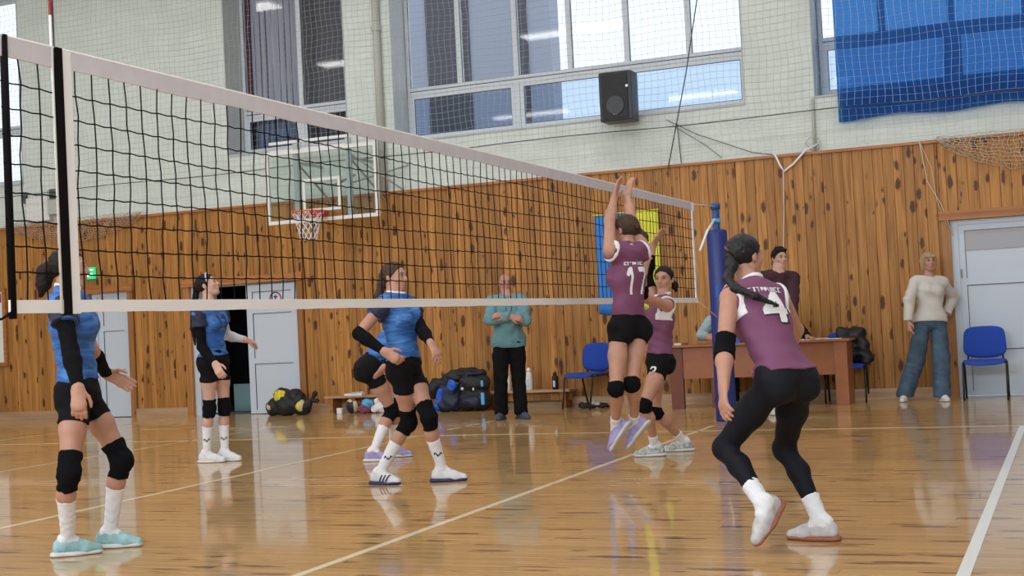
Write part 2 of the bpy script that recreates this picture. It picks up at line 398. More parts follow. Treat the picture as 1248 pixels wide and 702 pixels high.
window(1, -14.5, -12.0, 3.79, 6.9, 4.75, [-14.5, -13.4, -12.0], [-14.5, -13.4, -12.0], 'glass')
window(2, -8.06, -6.05, 3.87, 6.9, 4.50, [-8.06, -7.03, -6.05], [-8.06, -7.03, -6.05])
window(3, -5.26, -.29, 3.80, 6.9, 4.54, [-5.26, -4.42, -3.55, -2.75, -1.93, -1.07, -.29], [-5.26, -3.55, -1.93, -.29])
window(4, .62, 6.38, 3.79, 6.9, 4.52, [.62, 1.41, 2.24, 3.1, 4.0, 5.2, 6.38], [.62, 2.24, 4.0, 6.38])
# ---- doors
def panel_leaf(name, x0, x1, y, z0, z1, rails, parent, th=.04, st=.09):
    t = MB(); t.box(x0, x0+st, y, y+th, z0, z1); t.box(x1-st, x1, y, y+th, z0, z1); t.box(x0+st, x1-st, y, y+th, z1-st, z1); t.box(x0+st, x1-st, y, y+th, z0, z0+.05)
    for r in rails: t.box(x0+st, x1-st, y, y+th, r-.04, r+.04)
    leaf = t.build(name, M['door'], parent)
    zs = [z0+.05]+[v for r in rails for v in (r-.04, r+.04)]+[z1-st]
    for i in range(0, len(zs), 2):
        MB().box(x0+st, x1-st, y+.015, y+th-.008, zs[i], zs[i+1]).build('panel', M['door'], leaf)
        MB().box(x0+st, x1-st, y+.004, y+.013, zs[i+1]-.007, zs[i+1]).box(x0+st, x0+st+.006, y+.004, y+.013, zs[i], zs[i+1]).build('seal', M['pvcdark'], leaf)
    return leaf
def casing(x0, x1, z, parent):
    t = MB(); y0 = PY-.03
    t.box(x0-.10, x0, y0, W, 0, z+.10); t.build('side_casing', M['pine_casing'], parent)
    MB().box(x1, x1+.10, y0, W, 0, z+.10).build('side_casing', M['pine_casing'], parent)
    MB().box(x0-.12, x1+.12, y0-.03, W, z, z+.11).build('top_casing', M['pine_trim'], parent)
d1 = empty('door_1', (-10.4, W, 0)); d1['kind'] = 'structure'; d2 = empty('door_2', (-7.9, W, 0)); d2['kind'] = 'structure'; d3 = empty('door_3', (2.9, W, 0)); d3['kind'] = 'structure'
def par(o, p):
    o.parent = p; o.matrix_parent_inverse = Matrix.Translation(-Vector(p.location)); return o
tmp = empty('_t', (0, 0, 0))
def rep(p):
    for c in list(tmp.children): par(c, p)
casing(-10.95, -9.97, 1.93, tmp)
t = MB().box(-10.68, -10.60, PY+.03, W+.1, 0, 1.93).box(-10.02, -9.97, PY+.03, W+.1, 0, 1.93).box(-10.60, -10.02, PY+.03, W+.1, 1.87, 1.93); t.build('jamb', M['door'], tmp)
panel_leaf('door_leaf', -10.60, -10.02, PY+.06, .01, 1.87, (.78, 1.38), tmp)
rep(d1)
casing(-8.82, -6.95, 1.93, tmp)
MB().box(-8.82, -8.72, PY+.03, W+.1, 0, 1.93).build('jamb', M['door'], tmp)
lf = panel_leaf('door_leaf', -7.84, -6.97, PY+.02, .01, 1.90, (.78, 1.52), tmp, st=.10)
# round pictogram on the upper panel
t = MB(); cx, cz = -7.34, 1.68
t.tube([(cx+.095*math.cos(a), PY+.028, cz+.095*math.sin(a)) for a in np.linspace(0, 2*math.pi, 28)[:-1]], .009, 4, closed=True); t.build('round_sign_ring', M['redstripe'], lf)
MB().tube([(cx-.04, PY+.028, cz-.045), (cx+.045, PY+.028, cz-.045)], .010, 4).tube([(cx, PY+.028, cz-.045), (cx, PY+.028, cz+.05)], .010, 4).tube([(cx-.025, PY+.028, cz+.03), (cx+.025, PY+.028, cz+.03)], .010, 4).build('round_sign_symbol', M['pvcdark'], lf)
rep(d2)
# a dim corridor behind the two left openings
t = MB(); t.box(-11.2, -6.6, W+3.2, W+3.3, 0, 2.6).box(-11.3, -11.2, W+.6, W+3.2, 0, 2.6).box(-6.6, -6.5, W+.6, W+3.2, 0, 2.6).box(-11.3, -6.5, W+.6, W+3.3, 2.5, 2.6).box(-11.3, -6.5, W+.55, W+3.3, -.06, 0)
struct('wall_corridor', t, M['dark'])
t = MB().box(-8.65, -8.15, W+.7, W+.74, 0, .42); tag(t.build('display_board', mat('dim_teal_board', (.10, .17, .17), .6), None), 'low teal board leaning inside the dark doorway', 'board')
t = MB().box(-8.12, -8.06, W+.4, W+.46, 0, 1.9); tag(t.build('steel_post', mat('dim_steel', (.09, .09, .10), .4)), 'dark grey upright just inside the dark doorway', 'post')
casing(2.13, 3.55, 2.11, tmp)
MB().box(2.13, 2.21, PY+.03, W+.1, 0, 2.11).box(3.47, 3.55, PY+.03, W+.1, 0, 2.11).box(2.21, 3.47, PY+.03, W+.1, 2.05, 2.11).build('jamb', M['door'], tmp)
lf = panel_leaf('door_leaf', 2.21, 3.47, PY+.05, .01, 2.05, (.60, 1.37), tmp, st=.07)
MB().box(2.28, 3.40, PY+.055, PY+.062, 1.74, 1.98).build('transom_panel', mat('grey_transom_panel', (.36, .36, .40), .3), lf)
MB().tube([(2.15+.08, PY+.02, 1.42), (2.15+.08, PY-.0, 1.52)], .009, 6).build('hinge', M['metal'], lf)
rep(d3)
bpy.data.objects.remove(tmp)
# ---- the rest of the hall
struct('wall_left', MB().box(X0-.2, X0, YF, W+.6, 0, ZC), M['room'])
struct('wall_right', MB().box(X1, X1+.2, YF, W+.6, 0, ZC), M['room'])
struct('wall_front', MB().box(X0, X1, YF-.2, YF, 0, 3.8).box(X0, X1, YF-.2, YF, 6.4, ZC).box(X0, -11.7, YF-.2, YF, 3.8, 6.4).box(-6.3, -4.7, YF-.2, YF, 3.8, 6.4).box(.7, 2.3, YF-.2, YF, 3.8, 6.4).box(7.7, X1, YF-.2, YF, 3.8, 6.4), M['room'])
struct('ceiling', MB().box(X0-.2, X1+.2, YF-.2, W+.6, ZC, ZC+.15), M['ceil'])
n = 0
def ceiling_lamp(x, y, lab):
    r = empty('ceiling_lamp', (x, y, ZC-.02), 0, lab, 'lamp', 'ceiling lamps')
    MB().box(-1.2, 1.2, -.32, .32, -.10, 0).build('housing', M['ceil'], r); MB().box(-1.14, 1.14, -.27, .27, -.112, -.10).build('diffuser', M['lamp'], r)
    a = area('lamp_light', (x, y, ZC-.16), (0, 0, 0), 2.3, .55, LAMP_W, (.98, .99, 1)); return r
for i, x in enumerate((-11, -6, -1, 4)):
    for j, y in enumerate((-15, -10, -5, .5)):
        ceiling_lamp(x, y, 'long white ceiling lamp above the hall')
# ---- outside
def outside(name, mb, m, label, cat, par_=None): return tag(mb.build(name, m, par_), label, cat)
b = empty('neighbouring_building', (-9, W+9, 0), 0, 'lilac rendered building with dark window strips seen through the wide window', 'building')
E_ = empty('_t', (0, 0, 0)); 
o = MB().box(-11.5, -5.85, W+8, W+8.5, -1, 16).build('wall', M['extwall'], E_)
for (a, c) in ((-8.57, -7.6), (-6.60, -6.33), (-11.4, -9.4)):
    MB().box(a, c, W+7.97, W+8.02, -1, 15).build('window_strip', M['extdark'], E_)
par(o, b); [par(c, b) for c in list(E_.children)]
bpy.data.objects.remove(E_)
outside('low_building', MB().box(-5.8, 8, W+16, W+22, 0, 5.95), M['extroof'], 'low blue roofed building across the yard behind the windows', 'building')
g = struct('ground_outside', MB().box(-30, 30, W+.6, W+60, -.3, -.1), M['plaster'])
# curtains inside the recess of the narrow window
def curtain(name, x0, x1, y, z0, z1, amp, per, m, label, cat='curtain'):
    n = max(24, int((x1-x0)/per*8)); V = []; F = []
    zs = np.linspace(z0, z1, 9)
    for zi, z in enumerate(zs):
        for i in range(n+1):
            x = x0+(x1-x0)*i/n; ph = 2*math.pi*(x-x0)/per
            V.append((x, y+amp*math.sin(ph+.3*math.sin(z*2))+.3*amp*math.sin(ph*2.3+1), z+(0.02*math.sin(x*5) if zi == 0 else 0)))
    for j in range(8):
        for i in range(n): k = j*(n+1)+i; F.append((k, k+1, k+n+2, k+n+1))
    me = bpy.data.meshes.new(name); me.from_pydata(V, [], F); o = linkmesh(name, me, m, None, True)
    md = o.modifiers.new('s', 'SOLIDIFY'); md.thickness = .004; return tag(o, label, cat)
curtain('curtain', -7.98, -7.12, W+D+.18, 3.9, 6.85, .025, .11, M['greycurtain'], 'grey pleated curtain hanging in the left half of the dark narrow window')
curtain('curtain', -8.05, -7.99, W+D+.14, 3.9, 6.85, .01, .05, M['redcurtain'], 'narrow dark red curtain edge at the left side of the narrow window')
bk = struct('dark_sheet_behind_window', MB().box(-8.3, -5.9, W+.62, W+.66, 3.5, 7), M['extdark'])  # dark sheet added close behind the narrow window so its panes look dark
# big blue curtain: thin cloth, light of the sky comes through
mb_ = bpy.data.materials.new('thin_blue_curtain'); mb_.use_nodes = True; nt = mb_.node_tree; nt.nodes.clear()
o_ = nt.nodes.new('ShaderNodeOutputMaterial'); tl = nt.nodes.new('ShaderNodeBsdfTranslucent'); df = nt.nodes.new('ShaderNodeBsdfDiffuse'); tr = nt.nodes.new('ShaderNodeBsdfTransparent')
tl.inputs[0].default_value = (.05, .20, .52, 1); df.inputs[0].default_value = (.03, .12, .38, 1); tr.inputs[0].default_value = (.10, .32, .72, 1)
m1 = nt.nodes.new('ShaderNodeMixShader'); m1.inputs[0].default_value = .35; nt.links.new(tl.outputs[0], m1.inputs[1]); nt.links.new(df.outputs[0], m1.inputs[2])
m2 = nt.nodes.new('ShaderNodeMixShader'); m2.inputs[0].default_value = .34; nt.links.new(m1.outputs[0], m2.inputs[1]); nt.links.new(tr.outputs[0], m2.inputs[2]); nt.links.new(m2.outputs[0], o_.inputs[0])
o = curtain('blue_curtain', .90, 5.2, W-.10, 3.43, 6.9, .022, .42, mb_, 'large translucent blue curtain hanging over the right window')
o.modifiers.clear()
POSES = {
'A': {"pel": [-1.564, -7.1668, 0.8762], "neck": [-1.5828, -7.2104, 1.4199], "hipR": [-1.5214, -7.2481, 0.8662], "hipL": [-1.6065, -7.0856, 0.8662], "shR": [-1.5075, -7.3462, 1.3572], "shL": [-1.6544, -7.0659, 1.3746], "head": [-1.6652, -7.094, 1.557], "elL": [-1.6343, -6.9696, 1.0956], "wrL": [-1.7111, -6.7664, 0.9629], "haL": [-1.6374, -6.7088, 0.91], "anL": [-1.5479, -6.9852, 0.0886], "knL": [-1.4294, -7.0027, 0.489], "toL": [0.9358, 0.3526, 0.0], "elR": [-1.3837, -7.4338, 1.1033], "wrR": [-1.2496, -7.5451, 0.9177], "haR": [-1.2228, -7.5761, 0.823], "anR": [-1.6112, -7.2501, 0.0886], "knR": [-1.4768, -7.3765, 0.4637], "toR": [0.7587, 0.6514, 0.0], "f": [0.8858, 0.4641, 0.0], "hf": [0.8858, 0.4641, 0.0], "hdf": [0.842, 0.5395, 0.0], "H": 1.72, "tail": [[-1.7402, -7.1257, 1.5702], [-1.7837, -7.1431, 1.5452], [-1.7999, -7.148, 1.4822], [-1.8161, -7.1529, 1.4192]]},
'B': {"pel": [-3.8797, -2.6281, 0.929], "neck": [-3.8905, -2.6515, 1.4445], "hipR": [-3.8834, -2.7187, 0.919], "hipL": [-3.876, -2.5375, 0.919], "shR": [-3.8958, -2.8054, 1.3838], "shL": [-3.8829, -2.4928, 1.3983], "head": [-3.9332, -2.6032, 1.6291], "elL": [-3.9356, -2.3345, 1.1581], "wrL": [-3.6937, -2.3847, 1.1108], "haL": [-3.6677, -2.2898, 1.0838], "anL": [-3.8596, -2.5517, 0.0876], "knL": [-3.8421, -2.5504, 0.5005], "toL": [0.9999, 0.0113, 0.0], "elR": [-3.8862, -2.8009, 1.0623], "wrR": [-3.6987, -2.8738, 0.9112], "haR": [-3.6364, -2.9056, 0.837], "anR": [-3.9663, -2.6829, 0.0876], "knR": [-3.8989, -2.7016, 0.4972], "toR": [0.9675, 0.2529, 0.0], "f": [0.9992, -0.041, 0.0], "hf": [0.9992, -0.041, 0.0], "hdf": [0.9063, 0.2883, 0.309], "H": 1.7, "tail": [[-4.056, -2.5995, 1.6056], [-4.094, -2.6103, 1.4319], [-4.1118, -2.6121, 1.2418], [-4.1174, -2.5774, 1.0882]]},
'C': {"pel": [-1.1026, -4.188, 0.8566], "neck": [-1.1651, -4.1585, 1.374], "hipR": [-1.0902, -4.2799, 0.8466], "hipL": [-1.1149, -4.096, 0.8466], "shR": [-1.1791, -4.3204, 1.3262], "shL": [-1.1381, -4.0028, 1.3131], "head": [-1.2302, -4.0451, 1.5255], "elL": [-0.9668, -4.1485, 1.1156], "wrL": [-0.8133, -4.3342, 1.0246], "haL": [-0.7504, -4.3771, 0.9532], "anL": [-0.8948, -4.0787, 0.0896], "knL": [-0.9138, -4.2202, 0.4876], "toL": [0.9358, 0.3526, 0.0], "elR": [-1.3168, -4.4817, 1.1151], "wrR": [-1.0981, -4.5154, 0.9834], "haR": [-1.0101, -4.513, 0.9274], "anR": [-1.3332, -4.2291, 0.0896], "knR": [-1.121, -4.1351, 0.4431], "toR": [0.9867, -0.1625, 0.0], "f": [0.9918, -0.1279, 0.0], "hf": [0.9911, 0.1331, 0.0], "hdf": [0.9956, -0.0933, 0.0], "H": 1.74, "tail": [[-1.332, -4.054, 1.4881], [-1.3711, -4.0564, 1.385], [-1.3929, -4.0518, 1.287]]},
'D': {"pel": [-2.3016, -2.573, 0.8054], "neck": [-2.1575, -2.2073, 1.1304], "hipR": [-2.2462, -2.6448, 0.7954], "hipL": [-2.357, -2.5012, 0.7954], "shR": [-2.0913, -2.3511, 1.1788], "shL": [-2.2539, -2.1404, 1.0137], "head": [-2.1742, -2.0644, 1.2627], "elL": [-2.278, -1.887, 0.8698], "wrL": [-2.3945, -1.7635, 0.6841], "haL": [-2.4273, -1.7084, 0.6048], "anL": [-2.212, -2.352, 0.0876], "knL": [-2.0944, -2.4441, 0.4727], "toL": [0.9358, 0.3526, 0.0], "elR": [-2.1565, -2.3922, 0.8864], "wrR": [-2.1242, -2.6295, 0.8094], "haR": [-2.1825, -2.6644, 0.7273], "anR": [-2.2299, -2.6846, 0.0876], "knR": [-2.133, -2.4735, 0.4291], "toR": [0.9675, 0.2529, 0.0], "f": [0.7918, 0.6108, 0.0], "hf": [0.7918, 0.6108, 0.0], "hdf": [0.7918, 0.6108, 0.0], "H": 1.7, "tail": [[-2.2853, -2.1105, 1.2537], [-2.3309, -2.1274, 1.1812]]},
'E': {"pel": [-2.8237, 1.8659, 0.9492], "neck": [-2.8403, 1.9201, 1.4621], "hipR": [-2.905, 1.8233, 0.9392], "hipL": [-2.7425, 1.9085, 0.9392], "shR": [-2.9937, 1.8331, 1.4118], "shL": [-2.6835, 1.9956, 1.4046], "head": [-2.8888, 2.0054, 1.6338], "elL": [-2.587, 1.8365, 1.1747], "wrL": [-2.7662, 1.666, 1.2345], "haL": [-2.8415, 1.5968, 1.2487], "anL": [-2.717, 1.8815, 0.0886], "knL": [-2.7436, 1.9179, 0.5093], "toL": [0.8156, -0.5786, 0.0], "elR": [-2.9564, 1.6349, 1.1954], "wrR": [-2.7058, 1.6712, 1.2218], "haR": [-2.6082, 1.7115, 1.1971], "anR": [-2.9541, 1.8368, 0.0886], "knR": [-2.927, 1.8033, 0.5098], "toR": [0.1331, -0.9911, 0.0], "f": [0.4641, -0.8858, 0.0], "hf": [0.4641, -0.8858, 0.0], "hdf": [0.5685, -0.8227, 0.0], "H": 1.72},
'F': {"pel": [0.442, -3.6036, 1.0586], "neck": [0.4728, -3.6233, 1.622], "hipR": [0.4928, -3.5234, 1.0486], "hipL": [0.3912, -3.6838, 1.0486], "shR": [0.5574, -3.4829, 1.6261], "shL": [0.382, -3.7599, 1.626], "head": [0.4241, -3.5044, 1.7813], "elL": [0.328, -3.5682, 1.8585], "wrL": [0.302, -3.3666, 2.0261], "haL": [0.3231, -3.3354, 2.126], "anL": [0.2814, -3.5413, 0.3477], "knL": [0.4005, -3.8395, 0.6375], "toL": [-0.613, 0.0574, -0.788], "elR": [0.4404, -3.4156, 1.9009], "wrR": [0.3655, -3.2163, 2.056], "haR": [0.3663, -3.1621, 2.148], "anR": [0.3953, -3.4396, 0.349], "knR": [0.4853, -3.7274, 0.6591], "toR": [-0.6662, 0.0624, -0.7431], "f": [-0.8448, 0.5351, 0.0], "hf": [-0.8448, 0.5351, 0.0], "hdf": [-0.9435, 0.3314, 0.0], "H": 1.78, "tail": [[0.5022, -3.4715, 1.771], [0.5505, -3.4502, 1.7319], [0.5712, -3.4406, 1.7003]]},
'G': {"pel": [0.2877, -2.3587, 0.7688], "neck": [0.3411, -2.3503, 1.2787], "hipR": [0.24, -2.2842, 0.7588], "hipL": [0.3355, -2.4332, 0.7588], "shR": [0.2532, -2.2225, 1.2332], "shL": [0.4181, -2.4798, 1.2202], "head": [0.332, -2.2421, 1.4357], "elL": [0.289, -2.7251, 1.2886], "wrL": [0.3541, -2.8823, 1.4658], "haL": [0.3789, -2.8794, 1.5725], "anL": [0.2469, -2.4641, 0.0855], "knL": [0.2386, -2.6653, 0.435], "toL": [-0.9475, -0.3198, 0.0], "elR": [0.1522, -2.1103, 1.4755], "wrR": [0.2149, -2.1055, 1.728], "haR": [0.267, -2.0957, 1.8148], "anR": [0.382, -2.0825, 0.0855], "knR": [0.2251, -2.3404, 0.353], "toR": [-0.9757, -0.219, 0.0], "f": [-0.842, -0.5395, 0.0], "hf": [-0.842, -0.5395, 0.0], "hdf": [-0.041, -0.9992, 0.0], "H": 1.66, "tail": [[0.3834, -2.1108, 1.3861], [0.3937, -2.1053, 1.3443]]},
'H': {"pel": [2.1667, -6.5617, 0.7963], "neck": [1.9908, -6.3966, 1.2457], "hipR": [2.2152, -6.4851, 0.7863], "hipL": [2.1181, -6.6383, 0.7863], "shR": [2.1085, -6.2929, 1.1928], "shL": [1.9101, -6.5349, 1.2041], "head": [1.9453, -6.3025, 1.4109], "elL": [1.906, -6.6773, 0.9488], "wrL": [1.9415, -6.8725, 0.794], "haL": [1.9489, -6.9359, 0.7144], "anL": [2.0826, -6.7969, 0.2274], "knL": [1.8497, -6.5602, 0.4731], "toL": [-0.3784, -0.5974, -0.7071], "elR": [2.1331, -6.0532, 1.0271], "wrR": [2.0093, -5.9072, 0.8639], "haR": [1.9309, -5.8584, 0.8205], "anR": [2.2695, -6.3896, 0.0876], "knR": [2.0857, -6.283, 0.4418], "toR": [-0.9956, 0.0933, 0.0], "f": [-0.7733, 0.6341, 0.0], "hf": [-0.8448, 0.5351, 0.0], "hdf": [0.4902, 0.8716, 0.0], "H": 1.7, "tail": [[1.9049, -6.4264, 1.3651], [1.8919, -6.4733, 1.2997], [1.9464, -6.5575, 1.2513], [2.0481, -6.5896, 1.2057], [2.1499, -6.5565, 1.1566]]},
'I': {"pel": [0.4319, 1.8146, 0.9689], "neck": [0.4571, 1.8034, 1.547], "hipR": [0.3563, 1.7563, 0.9589], "hipL": [0.5075, 1.8729, 0.9589], "shR": [0.3129, 1.6952, 1.4947], "shL": [0.5963, 1.9138, 1.4866], "head": [0.4596, 1.925, 1.7131], "elL": [0.6168, 1.7306, 1.24], "wrL": [0.6289, 1.6024, 1.0086], "haL": [0.6184, 1.5402, 0.9216], "anL": [0.4093, 2.0477, 0.0922], "knL": [0.4449, 1.9364, 0.5185], "toL": [0.6108, -0.7918, 0.0], "elR": [0.3245, 1.501, 1.2561], "wrR": [0.3408, 1.4427, 0.9982], "haR": [0.3657, 1.387, 0.9098], "anR": [0.3093, 1.735, 0.0922], "knR": [0.3522, 1.6864, 0.5223], "toR": [0.4641, -0.8858, 0.0], "f": [0.6108, -0.7918, 0.0], "hf": [0.6108, -0.7918, 0.0], "hdf": [0.6775, -0.7355, 0.0], "H": 1.79},
'M': {"pel": [1.8901, 3.3456, 0.9291], "neck": [1.8909, 3.4351, 1.4282], "hipR": [1.8082, 3.308, 0.9191], "hipL": [1.9721, 3.3832, 0.9191], "shR": [1.7497, 3.361, 1.3876], "shL": [2.0319, 3.4904, 1.3639], "head": [1.8994, 3.4584, 1.6209], "elL": [2.1317, 3.7038, 1.1936], "wrL": [2.0478, 3.5767, 0.9952], "haL": [1.9882, 3.5703, 0.9111], "anL": [1.9802, 3.2453, 0.0871], "knL": [1.985, 3.3386, 0.4957], "toL": [0.4641, -0.8858, 0.0], "elR": [1.6835, 3.1687, 1.1798], "wrR": [1.6652, 3.1273, 0.9338], "haR": [1.6731, 3.0914, 0.8393], "anR": [1.557, 3.3398, 0.0871], "knR": [1.7077, 3.3281, 0.492], "toR": [-0.1279, -0.9918, 0.0], "f": [0.4171, -0.9089, 0.0], "hf": [0.4171, -0.9089, 0.0], "hdf": [0.4171, -0.9089, 0.0], "H": 1.69},
'K': {"pel": [-0.6168, 3.5576, 0.5405], "neck": [-0.6277, 3.5559, 1.0955], "hipR": [-0.6948, 3.5113, 0.5305], "hipL": [-0.5388, 3.6038, 0.5305], "shR": [-0.7613, 3.4763, 1.0391], "shL": [-0.4919, 3.6359, 1.0448], "head": [-0.6238, 3.4508, 1.2603], "elL": [-0.4128, 3.4639, 0.822], "wrL": [-0.4251, 3.2127, 0.8196], "haL": [-0.4746, 3.1236, 0.8242], "anL": [-0.4392, 3.103, 0.0876], "knL": [-0.438, 3.1982, 0.4895], "toL": [0.4641, -0.8858, 0.0], "elR": [-0.8176, 3.2335, 0.8861], "wrR": [-0.6909, 3.0182, 0.8563], "haR": [-0.5986, 2.975, 0.8536], "anR": [-0.5772, 3.0454, 0.0876], "knR": [-0.5901, 3.1062, 0.496], "toR": [0.3851, -0.9229, 0.0], "f": [0.5098, -0.8603, 0.0], "hf": [0.5098, -0.8603, 0.0], "hdf": [0.6108, -0.7918, 0.0], "H": 1.7},
'L': {"pel": [0.118, 3.4306, 0.54], "neck": [0.1175, 3.432, 1.0814], "hipR": [0.04, 3.3844, 0.53], "hipL": [0.196, 3.4768, 0.53], "shR": [-0.0172, 3.352, 1.0279], "shL": [0.2522, 3.5117, 1.0277], "head": [0.0984, 3.3242, 1.2434], "elL": [0.3997, 3.306, 0.8812], "wrL": [0.5048, 3.0876, 0.8134], "haL": [0.5745, 3.0161, 0.7931], "anL": [0.2348, 3.1674, 0.0876], "knL": [0.2697, 3.0657, 0.4864], "toL": [0.4641, -0.8858, 0.0], "elR": [0.0332, 3.1095, 0.8724], "wrR": [0.1377, 2.8838, 0.8346], "haR": [0.2259, 2.8326, 0.8323], "anR": [0.0531, 3.0916, 0.0876], "knR": [0.1155, 2.9745, 0.4788], "toR": [0.3851, -0.9229, 0.0], "f": [0.5098, -0.8603, 0.0], "hf": [0.5098, -0.8603, 0.0], "hdf": [0.5395, -0.842, 0.0], "H": 1.7},
}
# ================================================================== THINGS IN THE HALL
rnd = random.Random(3)
# ---- volleyball net
net = empty('volleyball_net', (0, -4.6, 0), 0, 'long black volleyball net with white tapes stretched across the hall', 'net')
def npart(mb, name, m, smooth=False, kind=None):
    o = mb.build(name, m, None, smooth, kind); return par(o, net)
NY0, NY1 = -9.34, .06
def tapemesh(y0, y1, z0, z1, th=.004, n=120, wob=.004):
    t = MB(); V = []; F = []
    for i in range(n+1):
        y = y0+(y1-y0)*i/n; w1 = wob*math.sin(y*7)+wob*.6*math.sin(y*19+1)
        V += [(-th+w1*.5, y, z0+w1*.5), (th+w1*.5, y, z0+w1*.5), (th, y, z1), (-th, y, z1)]
    for i in range(n):
        a = i*4; b = a+4
        for k in range(4): F.append((a+k, a+(k+1) % 4, b+(k+1) % 4, b+k))
    F += [(3, 2, 1, 0), (n*4, n*4+1, n*4+2, n*4+3)]
    return t.add(V, F)
npart(tapemesh(NY0, NY1, 2.175, 2.245), 'top_tape', M['tape'])
npart(MB().tube([(0, NY0-.02, 2.248), (0, NY1, 2.248)], .006, 6), 'top_cord', M['white'])
npart(tapemesh(NY0, NY1, 1.255, 1.302, wob=.002), 'bottom_tape', M['white'])
def cords(vertical, k):
    t = MB(); pts = []
    if vertical:
        y = -9.25+.1*k
        for j in range(11):
            z = 1.30+(2.18-1.30)*j/10
            pts.append((.002*math.sin(k*2.1+j), y+.006*math.sin(j*.9+k*.4)+.004*math.sin(j*3+k), z))
    else:
        z = 1.30+(2.18-1.30)*k/9.0
        for j in range(0, 189):
            y = NY0+(NY1-NY0)*j/188; sg = .006*math.sin(y*2.2+k)+.007*abs(math.sin((y+9.25)*math.pi/.1+0))*(1 if k > 2 else .6)
            pts.append((.002*math.sin(j), y, z-sg+.004))
    r = .0029; t.tube(pts, r, 5, cap=False); return t
for k in range(94): npart(cords(True, k), 'vertical_cord', M['netcord'])
for k in range(1, 9): npart(cords(False, k), 'horizontal_cord', M['netcord'])
npart(MB().box(-.006, .006, -9.025, -8.975, 1.25, 2.245), 'side_band', M['white']); npart(MB().box(-.006, .006, -.01, .035, 1.25, 2.245), 'side_band', M['white'])
npart(MB().box(-.014, .014, -9.065, -9.03, 1.245, 2.25), 'antenna_sleeve', M['netcord'])
ant = npart(MB().tube([(0.0, -9.072, 1.25), (-.0, -9.072, 3.05)], .0055, 8), 'antenna', M['paper'], True)
for i in range(0, 6, 2):
    MB().tube([(0.0, -9.072, 2.37+i*.1), (0.0, -9.072, 2.47+i*.1)], .0062, 8).build('red_band', M['redstripe'], ant)
npart(MB().tube([(0, -9.325, 1.235), (0, -9.318, 2.252)], .014, 8), 'end_rod', M['netcord'], True)
npart(MB().tube([(0, -9.325, 1.262), (.02, -9.40, 1.235), (.05, -9.9, 1.19), (.05, -10.6, 1.2)], .005, 5), 'lower_tension_cord', M['netcord'])
npart(MB().box(-.01, .01, .02, .07, 2.17, 2.25), 'tape_end', M['white'])
# ---- far post with pad, ropes
post = empty('net_post', (0, .98, 0), 0, 'blue net post wrapped in a dark blue pad at the far end of the net', 'post')
MB().lathe([(.04, 0), (.04, 2.27), (.03, 2.285)], 20).build('pole', M['poleblue'], post, True)
MB().lathe([(.05, 2.24), (.055, 2.26), (.05, 2.30), (.02, 2.31)], 16).build('cap', M['poleblue'], post, True)
t = MB(); n = 28; V = []
prof = [(.104, .0), (.108, .02), (.108, 1.99), (.098, 2.02), (.045, 2.025)]
t.lathe(prof, 6*4); t.build('pad', M['postblue'], post, True)
MB().box(-.015, .015, -.116, -.100, 1.3, 1.42).build('pad_label', M['bagblue'], post)
MB().tube([(0, -.05, 2.11), (0, -.09, 2.12), (0, -.05, 2.13)], .012, 6).lathe([(.05, 2.10), (.052, 2.12), (.05, 2.14)], 14).build('clamp', M['bagcyan'], post)
def rope(name, pts, r, m, label, cat='rope', group=None, n=5): return tag(MB().tube(pts, r, n).build(name, m, None, True), label, cat, group)
rope('rope', [(0, .06, 2.235), (0, .94, 2.27)], .007, M['rope'], 'thin cord from the net\'s top corner to the blue post')
rope('rope', [(0, .92, 2.13), (0, .6, 2.0), (0, .25, 1.78)], .014, M['white'], 'thick white rope end hanging aslant from the top of the blue post')
rope('rope', [(0, .06, 1.27), (0, .5, 1.17), (0, .9, 1.08)], .007, M['rope'], 'thin cord from the net\'s lower corner down to the blue post')
rope('rope', [(.03, .86, 1.10), (.06, .84, 1.02), (.03, .80, .80)], .012, M['white'], 'short white rope tied to the middle of the blue post')
# ---- basketball backboard
bb = empty('basketball_backboard', (-6.07, W-.75, 2.69), 0, 'clear basketball backboard with white frame, orange rim and net above the pine wall', 'backboard')
sc_ = .955
def bpt(mb, name, m, parent=bb, smooth=False): return mb.build(name, m, parent, smooth)
w2, hh = .89, 1.02
t = MB(); f = .05
t.box(-w2, w2, -.02, .02, 0, f).box(-w2, w2, -.02, .02, hh-f, hh).box(-w2, -w2+f, -.02, .02, f, hh-f).box(w2-f, w2, -.02, .02, f, hh-f); bpt(t, 'frame', M['paper'])
bpt(MB().box(-w2+f, w2-f, -.006, .006, f, hh-f), 'acrylic_panel', M['acrylic'])
t = MB(); s = .04
t.box(-.30, .30, -.012, -.007, .14, .14+s).box(-.30, .30, -.012, -.007, .56, .56+s).box(-.30, -.30+s, -.012, -.007, .14+s, .56).box(.30-s, .30, -.012, -.007, .14+s, .56); bpt(t, 'target_square', M['paper'])
t = MB(); t.tube([(.225*math.cos(a), -.40+.225*math.sin(a), .10) for a in np.linspace(0, 2*math.pi, 33)[:-1]], .012, 8, closed=True); rim = bpt(t, 'rim', M['orange'], bb, True)
MB().box(-.09, .09, -.20, -.012, .06, .14).build('rim_bracket', M['red'], bb)
t = MB()
for k in range(12):
    a0 = 2*math.pi*k/12
    for sg in (1, -1):
        P_ = []
        for j in range(7):
            rr = .22-.11*(j/6)**.7; a = a0+sg*j*math.pi/12; P_.append((rr*math.cos(a), -.40+rr*math.sin(a), .10-.38*j/6))
        t.tube(P_, .004, 4)
t.build('hoop_net', M['white'], rim)
t = MB()
for x in (-.42, .42): t.box(x-.035, x+.035, .03, .08, .02, hh+.10)
bpt(t, 'upright', M['metal'])
t = MB().box(-w2, w2-.5, .10, .14, hh+.0, hh+.04).box(-w2, w2-.5, .10, .14, hh+.12, hh+.16).box(-.42, -.38, .10, .14, hh+.0, hh+.16); bpt(t, 'top_bracket', M['paper'])
t = MB()
